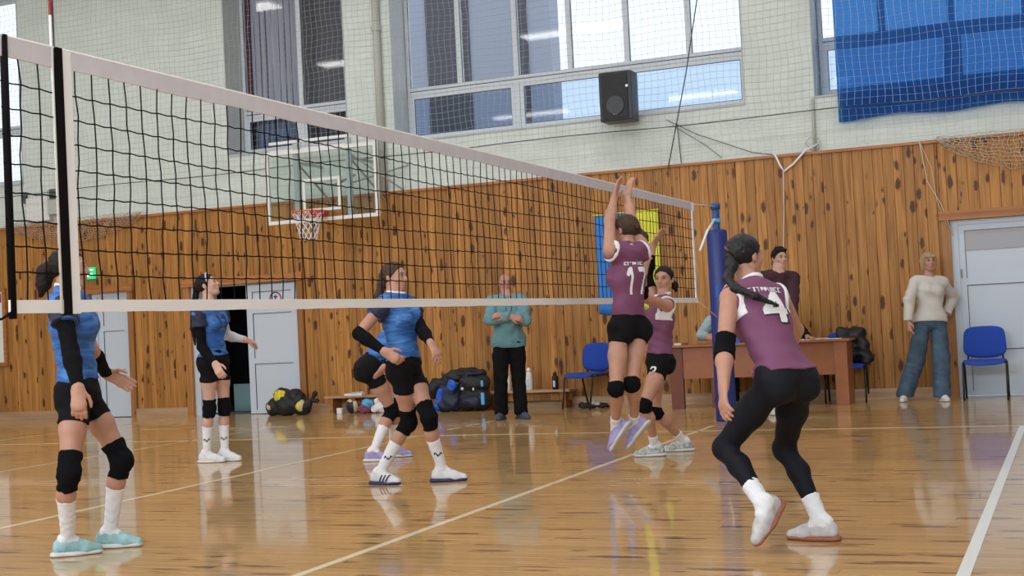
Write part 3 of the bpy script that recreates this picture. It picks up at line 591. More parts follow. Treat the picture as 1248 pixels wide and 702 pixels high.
for x in (-.42, .42):
    for z in (.15, .85): t.tube([(x, .08, z), (x, .74, z)], .022, 6)
    t.tube([(x, .08, .85), (x+.25, .74, .2)], .016, 6)
t.tube([(-.42, .2, .62), (0, .35, .52), (.42, .2, .62)], .018, 6).tube([(.42, .1, .5), (1.0, .72, .75)], .014, 6).tube([(.42, .1, .9), (1.05, .72, .3)], .014, 6); bpt(t, 'wall_arm', M['metal'])
# ---- loudspeaker on the wall
sp = empty('loudspeaker', (-1.83, W-.30, 3.68), 0, 'black loudspeaker hung in front of the lower panes of the wide window', 'loudspeaker')
MB().bbox(-.24, .20, -.14, .16, 0, .64, .02).build('cabinet', M['black'], sp); MB().bbox(-.20, .15, -.155, -.14, .03, .61, .006).build('grille', M['bagblack'], sp)
MB().lathe([(.03, -.01), (.10, 0), (.12, .01)], 16, (0, 0, 0)).build('driver', M['blackmetal'], sp).matrix_basis = Matrix.Translation((-.02, -.158, .2)) @ Matrix.Rotation(math.pi/2, 4, 'X')
MB().box(.13, .16, -.158, -.15, .42, .45).box(-.05, .0, -.160, -.15, .08, .10).build('badge', M['metal'], sp)
MB().tube([(0, .16, .4), (0, .3, .45)], .02, 6).build('bracket', M['metal'], sp)
# ---- safety net before the windows
sn = empty('safety_net', (-4, W-.2, 3.1), 0, 'pale square mesh safety net hanging before the windows and white brick', 'net')
def mesh_net(x0, x1, z0, z1, y, st, r, seed):
    t = MB(); R_ = random.Random(seed)
    nx = int((x1-x0)/st); nz = int((z1-z0)/st)
    P_ = [[(x0+st*i+.012*math.sin(j*.7+i*.3), y+.02*math.sin(i*.5)+.01*math.sin(j), z0+st*j+.015*math.sin(i*.35+j*.2)) for j in range(nz+1)] for i in range(nx+1)]
    for i in range(nx+1): t.tube(P_[i], r, 3, cap=False)
    for j in range(nz+1): t.tube([P_[i][j] for i in range(nx+1)], r, 3, cap=False)
    return t
o = par(mesh_net(-13.4, 4.9, 3.57, 6.7, W-.22, .088, .0022, 1).build('net_mesh', M['safety']), sn); o['kind'] = 'stuff'
o = par(mesh_net(-13.4, 4.9, 3.10, 3.56, W-.20, .088, .0014, 2).build('lower_net_mesh', M['safety']), sn); o['kind'] = 'stuff'
par(MB().tube([(x, W-.22, 3.57+.012*math.sin(x*1.7)) for x in np.linspace(-13.4, 4.9, 60)], .006, 4).build('border_rope', M['pvcdark']), sn)
def heap(x0, x1, top, sag, label, m, st=.06):
    t = MB(); nx = int((x1-x0)/st); nj = 9
    def pt(i, j):
        x = x0+(x1-x0)*i/nx; s = sag(x); return (x+.02*math.sin(j*1.7+i), W-.13-.05*math.sin(j/nj*math.pi)-.012*math.sin(i*1.3+j), top+.01-s*(j/nj)**.9+.01*math.sin(i*2+j))
    for i in range(nx+1): t.tube([pt(i, j) for j in range(nj+1)], .0042, 3, cap=False)
    for j in range(nj+1): t.tube([pt(i, j) for i in range(nx+1)], .0042, 3, cap=False)
    o = t.build('bunched_net', m); o['kind'] = 'stuff'; return tag(o, label, 'net')
heap(-12.25, -9.6, 3.12, lambda x: .06+.30*max(0, math.sin(math.pi*(x+12.25)/2.65))**.8, 'tan bunched net sagging over the panelling at the far left', M['brownnet'], .05)
heap(2.05, 4.2, 3.10, lambda x: .03+.42*min(1, ((x-2.05)/.8)**.6), 'pale bunched net sagging over the panelling above the right door', M['rope'], .06)
# ---- loose cords on the wall
Y_ = PY-.03
rope('cord', [(-.74, W-.28, 5.18), (-.95, W-.27, 4.2), (-1.28, PY-.06, 3.05)], .008, M['pvcdark'], 'dark cord running down across the wide window to the panelling edge')
rope('cord', [(-1.16, W-.05, 3.62), (-1.13, W-.05, 3.08)], .006, M['pvcdark'], 'short dark cord hanging below the right end of the wide window')
rope('cord', [(.10, PY-.06, 3.09), (.16, Y_, 2.93), (.20, Y_, 2.87), (.32, Y_, 2.95), (.48, PY-.06, 3.10), (.62, W-.03, 3.18)], .014, M['white'], 'forked white cord looped over the panelling edge behind the standing man')
rope('cord', [(.19, Y_, 2.88), (.17, Y_, 2.4), (.14, Y_, 1.95), (.12, Y_, 1.7)], .008, M['rope'], 'pale cord hanging straight down the panelling behind the standing man')
rope('cord', [(1.84, PY-.06, 3.08), (1.9, Y_, 2.6), (2.05, Y_, 2.3), (2.16, Y_-.03, 1.92)], .006, M['rope'], 'pale cord drooping down the panelling left of the right door')
rope('cord', [(1.84, PY-.06, 3.08), (1.96, Y_, 2.75), (2.0, Y_, 2.35), (2.10, Y_-.03, 2.05)], .004, M['rope'], 'second thinner cord drooping beside the right door frame')
rope('cable', [(-1.3, W-.05, 3.68), (-.9, W-.04, 3.45), (-.2, W-.04, 3.15), (.05, W-.04, 3.10)], .005, M['pvcdark'], 'thin dark cable slanting down the brick below the wide window')
rope('cable', [(-1.22, W-.05, 3.6), (-.8, W-.04, 3.3), (-.6, W-.04, 3.12)], .004, M['pvcdark'], 'shorter thin cable slanting down the brick below the wide window')
rope('cable', [(.55, W-.05, 3.1), (.47, W-.06, 3.2), (.53, W-.07, 3.27), (.64, W-.06, 3.25), (.66, W-.05, 3.15), (.58, W-.05, 3.1)], .006, M['pipe'], 'pale coiled cable at the foot of the short wall pipe')
# ---- items high on the left of the brick wall
tag(MB().bbox(-11.88, -11.42, W-.10, W-.012, 3.14, 3.52, .01).build('wall_box', M['paper']), 'white flat box on the brick above the bunched net', 'box')
vb = tag(MB().bbox(-11.42, -11.14, W-.14, W-.012, 3.22, 3.62, .02).build('wall_device', M['pipe']), 'beige wall device with a dark top beside the white box', 'device')  # beige device box on the brick, gives no light
MB().box(-11.36, -11.20, W-.15, W-.13, 3.46, 3.62).build('dark_panel', M['pvcdark'], vb)
tag(MB().box(-11.98, -11.92, W-.05, W-.012, 3.45, 3.62).build('junction_box', M['pvcdark']), 'small dark junction box left of the white wall box', 'box')
# ---- exit sign, poster
es = empty('exit_sign', (-10.65, PY-.02, 2.16), 0, 'small green lit exit sign above the left white door', 'sign')
MB().bbox(-.11, .11, -.04, .0, 0, .18, .008).build('housing', M['green'], es)
wl_ = mat('lit_white_mark', (.8, .9, .8), .5, emit=(.7, 1, .8, .9))
MB().box(-.08, .08, -.043, -.040, .13, .15).box(-.06, .0, -.043, -.040, .04, .06).box(-.03, -.01, -.043, -.04, .04, .11).box(.03, .07, -.043, -.04, .05, .09).build('pictogram', wl_, es)
ps = empty('notice_board', (-12.72, PY-.01, .93), 0, 'wood framed white notice with red header at the left edge', 'poster')
MB().box(-.7, .30, -.02, .0, 0, 1.13).build('sheet', M['paper'], ps)
t = MB(); t.box(-.76, .36, -.04, .0, -.06, 0).box(-.76, .36, -.04, .0, 1.13, 1.19).box(-.76, -.7, -.04, .0, 0, 1.13).box(.30, .36, -.04, .0, 0, 1.13); t.build('frame', M['pine_trim'], ps)
MB().box(-.65, .27, -.024, -.02, .96, 1.10).build('red_header', M['redstripe'], ps)
MB().lathe([(.05, 0), (.055, .02), (.055, .13), (.02, .17), (.02, .21)], 12, (.18, -.03, .03)).build('printed_bottle', mat('printed_teal', (.02, .16, .22), .5), ps).scale = (1, .2, 1)
t = MB()
for i in range(7): t.box(-.6, .12+.1*(i % 2), -.023, -.02, .30+.085*i, .325+.085*i)
t.build('printed_lines', mat('printed_grey', (.35, .4, .48), .6), ps)
# ---- flag
def cloth(name, x0, x1, z0, z1, y, m, parent, amp=.012):
    V = []; F = []; nx, nz = 24, 14
    for j in range(nz+1):
        for i in range(nx+1):
            x = x0+(x1-x0)*i/nx; z = z0+(z1-z0)*j/nz
            V.append((x, y+amp*math.sin((x-x0)*42)*(.4+.6*(1-j/nz)), z+.01*math.sin(x*9)*(1 if j == 0 else .3)))
    for j in range(nz):
        for i in range(nx): k = j*(nx+1)+i; F.append((k, k+1, k+nx+2, k+nx+1))
    me = bpy.data.meshes.new(name); me.from_pydata(V, [], F); o = linkmesh(name, me, m, parent, True); md = o.modifiers.new('s', 'SOLIDIFY'); md.thickness = .003; return o
fg = empty('flag', (-1.9, PY-.03, 1.2), 0, 'tall blue and yellow flag hung upright on the pine wall behind the net', 'flag')
cloth('blue_half', -.43, .0, 0, 1.30, 0, M['flagblue'], fg); cloth('yellow_half', .0, .44, .02, 1.31, 0, M['flagyellow'], fg)
MB().tube([(-.45, -.0, 1.31), (.46, -.0, 1.325)], .010, 6).build('rod', M['flagyellow'], fg)
# ---- low bench along the wall
be = empty('wall_bench', (-4.55, W-.25, 0), 0, 'low pine bench running along the wall behind the bags and the coach', 'bench')
L_ = 1.85
MB().bbox(-L_, L_, -.15, .14, .215, .245, .004).build('seat_board', M['plinth'], be)
x = -L_+.35
while x < L_-.02:
    MB().box(x, min(x+.118, L_-.02), .00, .02, .10, .215).build('front_slat', M['pine'], be); x += .121
for x in (-L_+.1, -.6, .6, L_-.1): MB().box(x-.03, x+.03, -.12, .12, 0, .215).build('leg', M['pine_trim'], be)
# ---- chairs
def make_chair(arm=False):
    r = empty('stacking_chair', (0, 0, 0)); bl_ = M['chairblue']
    def pad(pts, th, name):   # rounded pad from a grid function
        nu, nv = 18, 12; V = []; F = []
        for s in (0, 1):
            for i in range(nu+1):
                for j in range(nv+1): V.append(pts(i/nu*2-1, j/nv*2-1, s))
        def id_(s, i, j): return s*(nu+1)*(nv+1)+i*(nv+1)+j
        for i in range(nu):
            for j in range(nv):
                F.append((id_(0, i, j), id_(0, i, j+1), id_(0, i+1, j+1), id_(0, i+1, j))); F.append((id_(1, i, j), id_(1, i+1, j), id_(1, i+1, j+1), id_(1, i, j+1)))
        for i in range(nu):
            for j in (0, nv): F.append((id_(0, i, j), id_(0, i+1, j), id_(1, i+1, j), id_(1, i, j)) if j == 0 else (id_(0, i, j), id_(1, i, j), id_(1, i+1, j), id_(0, i+1, j)))
        for j in range(nv):
            for i in (0, nu): F.append((id_(0, i, j), id_(1, i, j), id_(1, i, j+1), id_(0, i, j+1)) if i == 0 else (id_(0, i, j), id_(0, i, j+1), id_(1, i, j+1), id_(1, i, j)))
        me = bpy.data.meshes.new(name); me.from_pydata(V, [], F); return linkmesh(name, me, bl_, r, True)
    def sq(u, v, k=.22):      # square to rounded square
        a = max(abs(u), abs(v)); 
        if a == 0: return 0, 0
        l = (abs(u)**5+abs(v)**5)**(1/5); return u*a/l, v*a/l
    def seat(u, v, s):
        x, y = sq(u, v); d = max(0, 1-max(abs(u), abs(v))**6); f = -.035*max(0, -y-.6)**1.3*3
        return (x*.235, y*.215-.02, .445+(.022 if s else -.022)*(.35+.65*d)+f-.008*(1-x*x))
    def backp(u, v, s):
        x, z = sq(u, v); d = max(0, 1-max(abs(u), abs(v))**6); b_ = .045*x*x
        zz = .66+z*.165+(-.03*(1-x*x) if z < 0 else .012*(1-x*x)) * abs(z)
        return (x*.235*(1-.04*z), .235-b_+.10*(zz-.5)+(-.02 if s else .02)*(.35+.65*d), zz)
    pad(seat, .04, 'seat'); pad(backp, .04, 'backrest')
    for sx in (-1, 1):
        x = sx*.235
        MB().tube([(x, -.24, 0), (x, -.17, .40), (x, -.14, .425)], .0115, 8).build('front_leg', M['blackmetal'], r, True)
        MB().tube([(x, .27, 0), (x, .17, .38), (x, .13, .42)], .0115, 8).build('rear_leg', M['blackmetal'], r, True)
        MB().tube([(x*.82, .12, .425), (x*.82, .235, .45), (x*.82, .262, .56), (x*.82, .27, .70)], .010, 8).build('back_support', M['blackmetal'], r, True)
        MB().tube([(x, -.15, .425), (x, .15, .425)], .0115, 8).build('side_rail', M['blackmetal'], r, True)
    MB().tube([(-.235, -.12, .42), (.235, -.12, .42)], .010, 6).tube([(-.235, .13, .42), (.235, .13, .42)], .010, 6).build('cross_rail', M['blackmetal'], r, True)
    return r
CH = [(2.46, 3.40, .02, 'blue padded chair standing in front of the right white door'),
      (-2.42, 3.45, -.38, 'blue padded chair beside the black bottle left of the jumping player'),
      (.86, 3.54, .08, 'blue padded chair under a black jacket at the right end of the table')]
pc = make_chair(); chairs = []
for i, (x, y, rz, lb) in enumerate(CH):
    c = pc if i == 0 else copy_tree(pc)
    c.location = (x, y, 0); c.rotation_euler = (0, 0, rz); tag(c, lb, 'chair', 'blue padded chairs along the wall'); chairs.append(c)
# ---- table
tb = empty('officials_table', (-.10, 2.98, 0), 0, 'long reddish laminate table for the scorers at the pine wall', 'table')
MB().bbox(-1.12, 1.12, -.08, .40, .745, .772, .004).build('tabletop', M['table'], tb)
MB().box(-1.02, .93, -.01, .01, .36, .745).build('front_panel', M['table'], tb)
MB().bbox(.93, 1.08, -.05, .05, 0, .745, .004).build('leg', M['table'], tb); MB().box(1.06, 1.08, .05, .36, 0, .745).build('side_panel', M['table'], tb)
MB().bbox(-1.06, -.90, -.03, .03, 0, .745, .004).build('leg', M['tabledark'], tb); MB().box(-1.06, -1.04, .03, .36, 0, .745).build('side_panel', M['tabledark'], tb)
MB().box(-.56, -.52, .0, .36, 0, .745).build('leg', M['tabledark'], tb)
def sheet(x, y, z, w, d, rz, lab, m='paper', h=.006, cat='paper', name='paper_sheet'):
    o = MB().bbox(-w/2, w/2, -d/2, d/2, 0, h, min(.002, h*.3)).build(name, M[m]); o.location = (x, y, z); o.rotation_euler = (0, 0, rz); return tag(o, lab, cat)
sheet(.42, 3.05, .772, .26, .2, .2, 'white score sheet on the table right of the players\' arms'); sheet(.58, 3.2, .772, .22, .25, -.3, 'second white sheet lying behind the score sheet', h=.012)
sheet(.80, 3.1, .772, .2, .15, .1, 'thin white sheet at the right end of the table')
sheet(.50, 3.12, .784, .10, .05, .5, 'small black phone lying on the papers', 'black', .012, 'phone', 'phone')
sheet(-.40, 3.02, .772, .24, .14, .1, 'blue folder on the table beside the blue post', 'bagblue', .05, 'folder', 'folder')
sheet(-1.08, 3.05, .772, .08, .05, .4, 'small white box on the left end of the table', 'paper', .025, 'box', 'small_box'); sheet(-.98, 3.04, .772, .05, .04, 0, 'small brown box on the left end of the table', 'tabledark', .03, 'box', 'small_box')
# ================================================================== PEOPLE: soft shapes from distance fields, meshed with surface nets
def nrm(v): v = np.array(v, float); return v/(np.linalg.norm(v)+1e-12)
def cone(a, b, ra, rb, ax=None, fl_=1): return ('c', np.array(a, float), np.array(b, float), ra, rb, None if ax is None else nrm(ax), fl_)
def ell(c, R_, rad, sub=False): return ('s' if sub else 'e', np.array(c, float), np.array(R_, float), np.array(rad, float))
def pbox(p, pad):
    if p[0] == 'c': m = max(p[3], p[4])+pad; return np.minimum(p[1], p[2])-m, np.maximum(p[1], p[2])+m
    m = p[3].max()+pad; return p[1]-m, p[1]+m
def pdist(p, X):
    if p[0] == 'c':
        _, a, b, ra, rb, ax, fl_ = p; Q = X-a; ba = b-a
        if ax is not None:
            s = np.float32(1/fl_-1); Q = Q+(Q@ax.astype(np.float32))[..., None]*ax.astype(np.float32)*s; ba = ba+(ba@ax)*ax*s
        ba = ba.astype(np.float32); L = max(float(ba@ba), 1e-9); t = np.clip((Q@ba)/L, 0, 1)
        d = np.linalg.norm(Q-t[..., None]*ba, axis=-1)-(ra+(rb-ra)*t)
        return d*np.float32((1+fl_)/2) if ax is not None else d
    _, c, R_, rad = p; q = (X-c)@R_.T; k0 = np.linalg.norm(q/rad, axis=-1); k1 = np.linalg.norm(q/rad**2, axis=-1)
    return k0*(k0-1)/(k1+1e-9)
class Grid:
    def __init__(s, lo, hi, h):
        s.h = h; s.lo = np.floor(np.array(lo)/h)*h; s.n = np.ceil((np.array(hi)-s.lo)/h).astype(int)+1; s.F = np.full(s.n, .2, np.float32)
    def sl(s, lo, hi):
        a = np.clip(np.floor((lo-s.lo)/s.h).astype(int), 0, s.n); b = np.clip(np.ceil((hi-s.lo)/s.h).astype(int)+1, 0, s.n); return a, b
    def pts(s, a, b):
        ax = [(s.lo[i]+s.h*np.arange(a[i], b[i])).astype(np.float32) for i in range(3)]
        return np.stack(np.meshgrid(*ax, indexing='ij'), -1)
def smin(a, b, k):
    h = np.maximum(k-np.abs(a-b), 0)/k; return np.minimum(a, b)-h*h*k*.25
def field(groups, h, inflate=0, k0=.02, subs=(), wrinkle=None):
    """groups: list of (k, prims, cuts)"""
    pad = .05+inflate
    bb = [pbox(p, pad) for g in groups for p in g[1]]
    G = Grid(np.min([b[0] for b in bb], 0), np.max([b[1] for b in bb], 0), h)
    for k, prims, cuts in groups:
        bb = [pbox(p, pad) for p in prims]; a, b = G.sl(np.min([q[0] for q in bb], 0), np.max([q[1] for q in bb], 0))
        L = np.full(b-a, .2, np.float32)
        for p, q in zip(prims, bb):
            pa, pb = G.sl(*q); 
            if (pb <= pa).any(): continue
            s = tuple(slice(pa[i]-a[i], pb[i]-a[i]) for i in range(3)); d = pdist(p, G.pts(pa, pb)).astype(np.float32)
            if p[0] == 's': L[s] = -smin(-L[s], d, .012)
            else: L[s] = smin(L[s], d, k)
        L -= inflate
        if cuts:
            X = G.pts(a, b)
            for c in cuts: L = np.maximum(L, (X-np.array(c[0], np.float32))@nrm(c[1]).astype(np.float32))
        s = tuple(slice(a[i], b[i]) for i in range(3)); G.F[s] = smin(G.F[s], L, k0)
    if subs:
        for p in subs:
            pa, pb = G.sl(*pbox(p, .03)); s = tuple(slice(pa[i], pb[i]) for i in range(3)); G.F[s] = np.maximum(G.F[s], -pdist(p, G.pts(pa, pb)))
    if wrinkle:
        X = G.pts((0, 0, 0), G.n); am, fr, ph = wrinkle
        near = np.abs(G.F) < .03; Y = X[near]; x, y, z = Y[:, 0], Y[:, 1], Y[:, 2]
        w = np.sin(fr*z+2.3*np.sin(fr*.45*x+ph)+2*np.sin(fr*.5*y+ph*2))+.6*np.sin(fr*1.7*z+fr*.8*(x+y)+3*np.sin(fr*.3*z+ph))
        G.F[near] += (am*w).astype(np.float32)
    G.F[0] = G.F[-1] = .2; G.F[:, 0] = G.F[:, -1] = .2; G.F[:, :, 0] = G.F[:, :, -1] = .2
    return G
def nets(G):
    F = G.F; S = F < 0; nx, ny, nz = F.shape
    cnt = np.zeros((nx-1, ny-1, nz-1), np.int8)
    for d in range(8): i, j, k = d & 1, d >> 1 & 1, d >> 2 & 1; cnt += S[i:nx-1+i, j:ny-1+j, k:nz-1+k]
    act = (cnt > 0) & (cnt < 8); I = np.argwhere(act)
    if len(I) == 0: return np.zeros((0, 3)), np.zeros((0, 4), int)
    cv = np.stack([F[I[:, 0]+(d & 1), I[:, 1]+(d >> 1 & 1), I[:, 2]+(d >> 2 & 1)] for d in range(8)], 1)
    sm = np.zeros((len(I), 3)); c = np.zeros(len(I))
    for a in range(8):
        for ax in (1, 2, 4):
            if a & ax: continue
            b = a | ax; fa, fb = cv[:, a], cv[:, b]; m = (fa < 0) != (fb < 0); t = np.where(m, fa/np.where(m, fa-fb, 1), 0)
            pa = np.array([a & 1, a >> 1 & 1, a >> 2 & 1]); pb = np.array([b & 1, b >> 1 & 1, b >> 2 & 1])
            sm += np.where(m[:, None], pa+t[:, None]*(pb-pa), 0); c += m
    V = G.lo+G.h*(I+sm/c[:, None]); ID = np.full(act.shape, -1, np.int64); ID[act] = np.arange(len(I)); Q = []
    for ax in range(3):
        sl0 = [slice(1, -1)]*3; sl1 = [slice(1, -1)]*3; sl0[ax] = slice(0, F.shape[ax]-1); sl1[ax] = slice(1, F.shape[ax])
        A, B_ = S[tuple(sl0)], S[tuple(sl1)]; E = np.argwhere(A != B_); 
        if len(E) == 0: continue
        o = [1, 1, 1]; o[ax] = 0; E = E+np.array(o); u, v = [(1, 2), (2, 0), (0, 1)][ax]
        def g(du, dv): T = E.copy(); T[:, u] -= du; T[:, v] -= dv; return ID[T[:, 0], T[:, 1], T[:, 2]]
        q = np.stack([g(1, 1), g(0, 1), g(0, 0), g(1, 0)], 1); ins = S[E[:, 0], E[:, 1], E[:, 2]]
        q[~ins] = q[~ins][:, ::-1]; Q.append(q)
    Q = np.concatenate(Q); return V, Q[(Q >= 0).all(1)]
def shape(name, groups, h, m, root, inflate=0, k0=.02, subs=(), wrinkle=None, parent=None):
    V, Q = nets(field(groups, h, inflate, k0, subs, wrinkle))
    org = np.array(root['_o']) ; me = bpy.data.meshes.new(name)
    me.vertices.add(len(V)); me.vertices.foreach_set('co', (V-org).astype(np.float32).ravel())
    me.loops.add(len(Q)*4); me.loops.foreach_set('vertex_index', Q.astype(np.int32).ravel())
    me.polygons.add(len(Q)); me.polygons.foreach_set('loop_start', np.arange(0, len(Q)*4, 4, dtype=np.int32)); me.polygons.foreach_set('loop_total', np.full(len(Q), 4, np.int32))
    me.update(calc_edges=True); me.shade_smooth(); o = linkmesh(name, me, m, parent or root); o['_v'] = 0; del o['_v']
    return o
def wmb(mb, name, m, root, parent=None, smooth=True):
    """MB given in world coordinates -> child of root"""
    org = root['_o']; mb.v = [(a[0]-org[0], a[1]-org[1], a[2]-org[2]) for a in mb.v]; return mb.build(name, m, parent or root, smooth)
def patch(name, target, root, c, n, up, w, h, fn, m, cell=.006, off=.003, parent=None, roll=0):
    """thin print that lies on the cloth: cells of a grid dropped on to the target surface"""
    me = target.data; org = np.array(root['_o']); bv = BVHTree.FromPolygons([v.co for v in me.vertices], [p.vertices for p in me.polygons])
    n = nrm(n); up = nrm(np.array(up)-n*(np.array(up)@n)); rt = np.cross(up, n)
    if roll: up, rt = up*math.cos(roll)+rt*math.sin(roll), rt*math.cos(roll)-up*math.sin(roll)
    c = np.array(c)-org; nu, nv = int(w/cell), int(h/cell); pt = {}; V = []; F = []
    def vid(i, j):
        if (i, j) in pt: return pt[i, j]
        q = c+rt*(i/nu-.5)*w+up*(j/nv-.5)*h; r = bv.ray_cast(Vector(q+n*.35), Vector(-n), .7)
        pt[i, j] = None
        if r[0] is not None: pt[i, j] = len(V); V.append(tuple(np.array(r[0])+n*off))
        return pt[i, j]
    for i in range(nu):
        for j in range(nv):
            if fn((i+.5)/nu, (j+.5)/nv):
                q = [vid(i, j), vid(i+1, j), vid(i+1, j+1), vid(i, j+1)]
                if None not in q: F.append(q)
    if not F: return None
    mm = bpy.data.meshes.new(name); mm.from_pydata(V, [], F); mm.shade_smooth(); return linkmesh(name, mm, m, parent or target)
GL = {'1': [[(.2, .78), (.55, 1), (.55, 0)]], '2': [[(.05, .8), (.25, .98), (.7, .98), (.92, .8), (.9, .6), (.1, .05), (.95, .05)]], '7': [[(.05, .96), (.92, .96), (.4, 0)]], '4': [[(.75, 0), (.75, 1), (.05, .33), (.98, .33)]]}
def glyphs(text, th=.1, gap=.25):
    n = len(text); adv = 1+gap; tot = n*adv-gap
    def fn(u, v):
        x = u*tot; i = int(x/adv); x -= i*adv
        if i >= n: return False
        for pl in GL[text[i]]:
            for (ax, ay), (bx, by) in zip(pl[:-1], pl[1:]):
                asp = 1.7; px, py = x*1, v*asp; ax_, ay_, bx_, by_ = ax*.9+.05, (ay*.9+.05)*asp, bx*.9+.05, (by*.9+.05)*asp
                dx_, dy_ = bx_-ax_, by_-ay_; t = max(0, min(1, ((px-ax_)*dx_+(py-ay_)*dy_)/(dx_*dx_+dy_*dy_)))
                if math.hypot(px-ax_-t*dx_, py-ay_-t*dy_) < th: return True
        return False
    return fn
# ---- materials for people
def skinmat(name, c): return mat(name, c, .5, noise=.07, nscale=25)
M['shoepale'] = mat('pale_grey_shoe', (.50, .48, .49), .55, noise=.18, nscale=30)
M['skin'] = skinmat('fair_skin', (.46, .235, .165)); M['skinpale'] = skinmat('pale_skin', (.56, .33, .25)); M['skinred'] = skinmat('ruddy_skin', (.48, .22, .165))
M['lip'] = mat('lips', (.36, .10, .09), .5); M['eye'] = mat('eye_white', (.34, .31, .29), .4); M['iris'] = mat('dark_iris', (.02, .012, .01), .2)
M['hairdark'] = mat('dark_brown_hair', (.010, .006, .005), .6, spec=.25, bump=.5, bscale=90); M['hairblack'] = mat('black_hair', (.006, .006, .009), .45, spec=.35, bump=.5, bscale=90)
M['hairbrown'] = mat('brown_hair', (.060, .034, .022), .6, spec=.25, noise=.3, nscale=60, bump=.5, bscale=90); M['hairblond'] = mat('ash_blond_hair', (.42, .28, .16), .5, noise=.25, nscale=70, bump=.5, bscale=90)
def jersey_mat(name, c1, c2, sc):
    """printed shirt: uneven lighter flashes across the cloth"""
    m = bpy.data.materials.new(name); m.use_nodes = True; nt = m.node_tree; b = nt.nodes['Principled BSDF']; b.inputs['Roughness'].default_value = .6
    g = nt.nodes.new('ShaderNodeNewGeometry'); v = nt.nodes.new('ShaderNodeVectorMath'); v.operation = 'MULTIPLY'; v.inputs[1].default_value = (5, 5, 26)
    w = nt.nodes.new('ShaderNodeTexNoise'); w.inputs['Scale'].default_value = sc; w.inputs['Detail'].default_value = 2; w.inputs['Distortion'].default_value = 1.2
    r = nt.nodes.new('ShaderNodeValToRGB'); r.color_ramp.elements[0].color = (*c1, 1); r.color_ramp.elements[1].color = (*c2, 1); r.color_ramp.elements[0].position = .42; r.color_ramp.elements[1].position = .72
    nt.links.new(g.outputs['Position'], v.inputs[0]); nt.links.new(v.outputs[0], w.inputs['Vector']); nt.links.new(w.outputs[0], r.inputs[0]); nt.links.new(r.outputs[0], b.inputs['Base Color']); return m
M['blue'] = jersey_mat('blue_printed_jersey', (.014, .085, .34), (.06, .24, .60), 1.); M['navyj'] = mat('navy_jersey_yoke', (.012, .018, .055), .7)
M['maroon'] = mat('maroon_jersey', (.175, .052, .125), .7, noise=.05, nscale=12)
M['blackcloth'] = mat('black_sport_cloth', (.006, .006, .008), .85, spec=.15); M['blackknit'] = mat('black_knit', (.006, .006, .008), .95, spec=.1)
M['leggings'] = mat('black_leggings', (.006, .007, .012), .7, spec=.2); M['sock'] = mat('white_sock', (.76, .76, .80), .8, bump=.3, bscale=150)
M['sleevewhite'] = mat('white_arm_sleeve', (.60, .60, .64), .75); M['shoewhite'] = mat('white_shoe', (.66, .66, .68), .5); M['solewhite'] = mat('white_sole', (.60, .60, .60), .5)
M['shoeturq'] = mat('pale_turquoise_shoe', (.27, .47, .49), .55, noise=.3, nscale=18); M['gum'] = mat('brown_gum_sole', (.28, .09, .05), .5); M['shoenavy'] = mat('navy_shoe', (.02, .03, .10), .6)
M['shoelilac'] = mat('lilac_shoe', (.32, .28, .55), .55, noise=.3, nscale=25); M['shoegrey'] = mat('silver_grey_shoe', (.42, .46, .48), .45, noise=.5, nscale=45); M['shoeslate'] = mat('slate_blue_shoe', (.05, .06, .11), .6)
M['teal'] = mat('heather_teal_fleece', (.13, .27, .31), .9, noise=.12, nscale=14); M['pantsblack'] = mat('black_track_pants', (.006, .006, .008), .9, spec=.15)
M['cream'] = mat('cream_sweater', (.60, .57, .54), .85, noise=.04, nscale=10); M['denim'] = mat('blue_denim', (.055, .10, .155), .85, noise=.28, nscale=7)
M['lightblue'] = mat('light_blue_shirt', (.33, .46, .52), .8, noise=.1, nscale=12); M['darkmaroon'] = mat('dark_maroon_jacket', (.045, .012, .022), .8)
LAB = {}
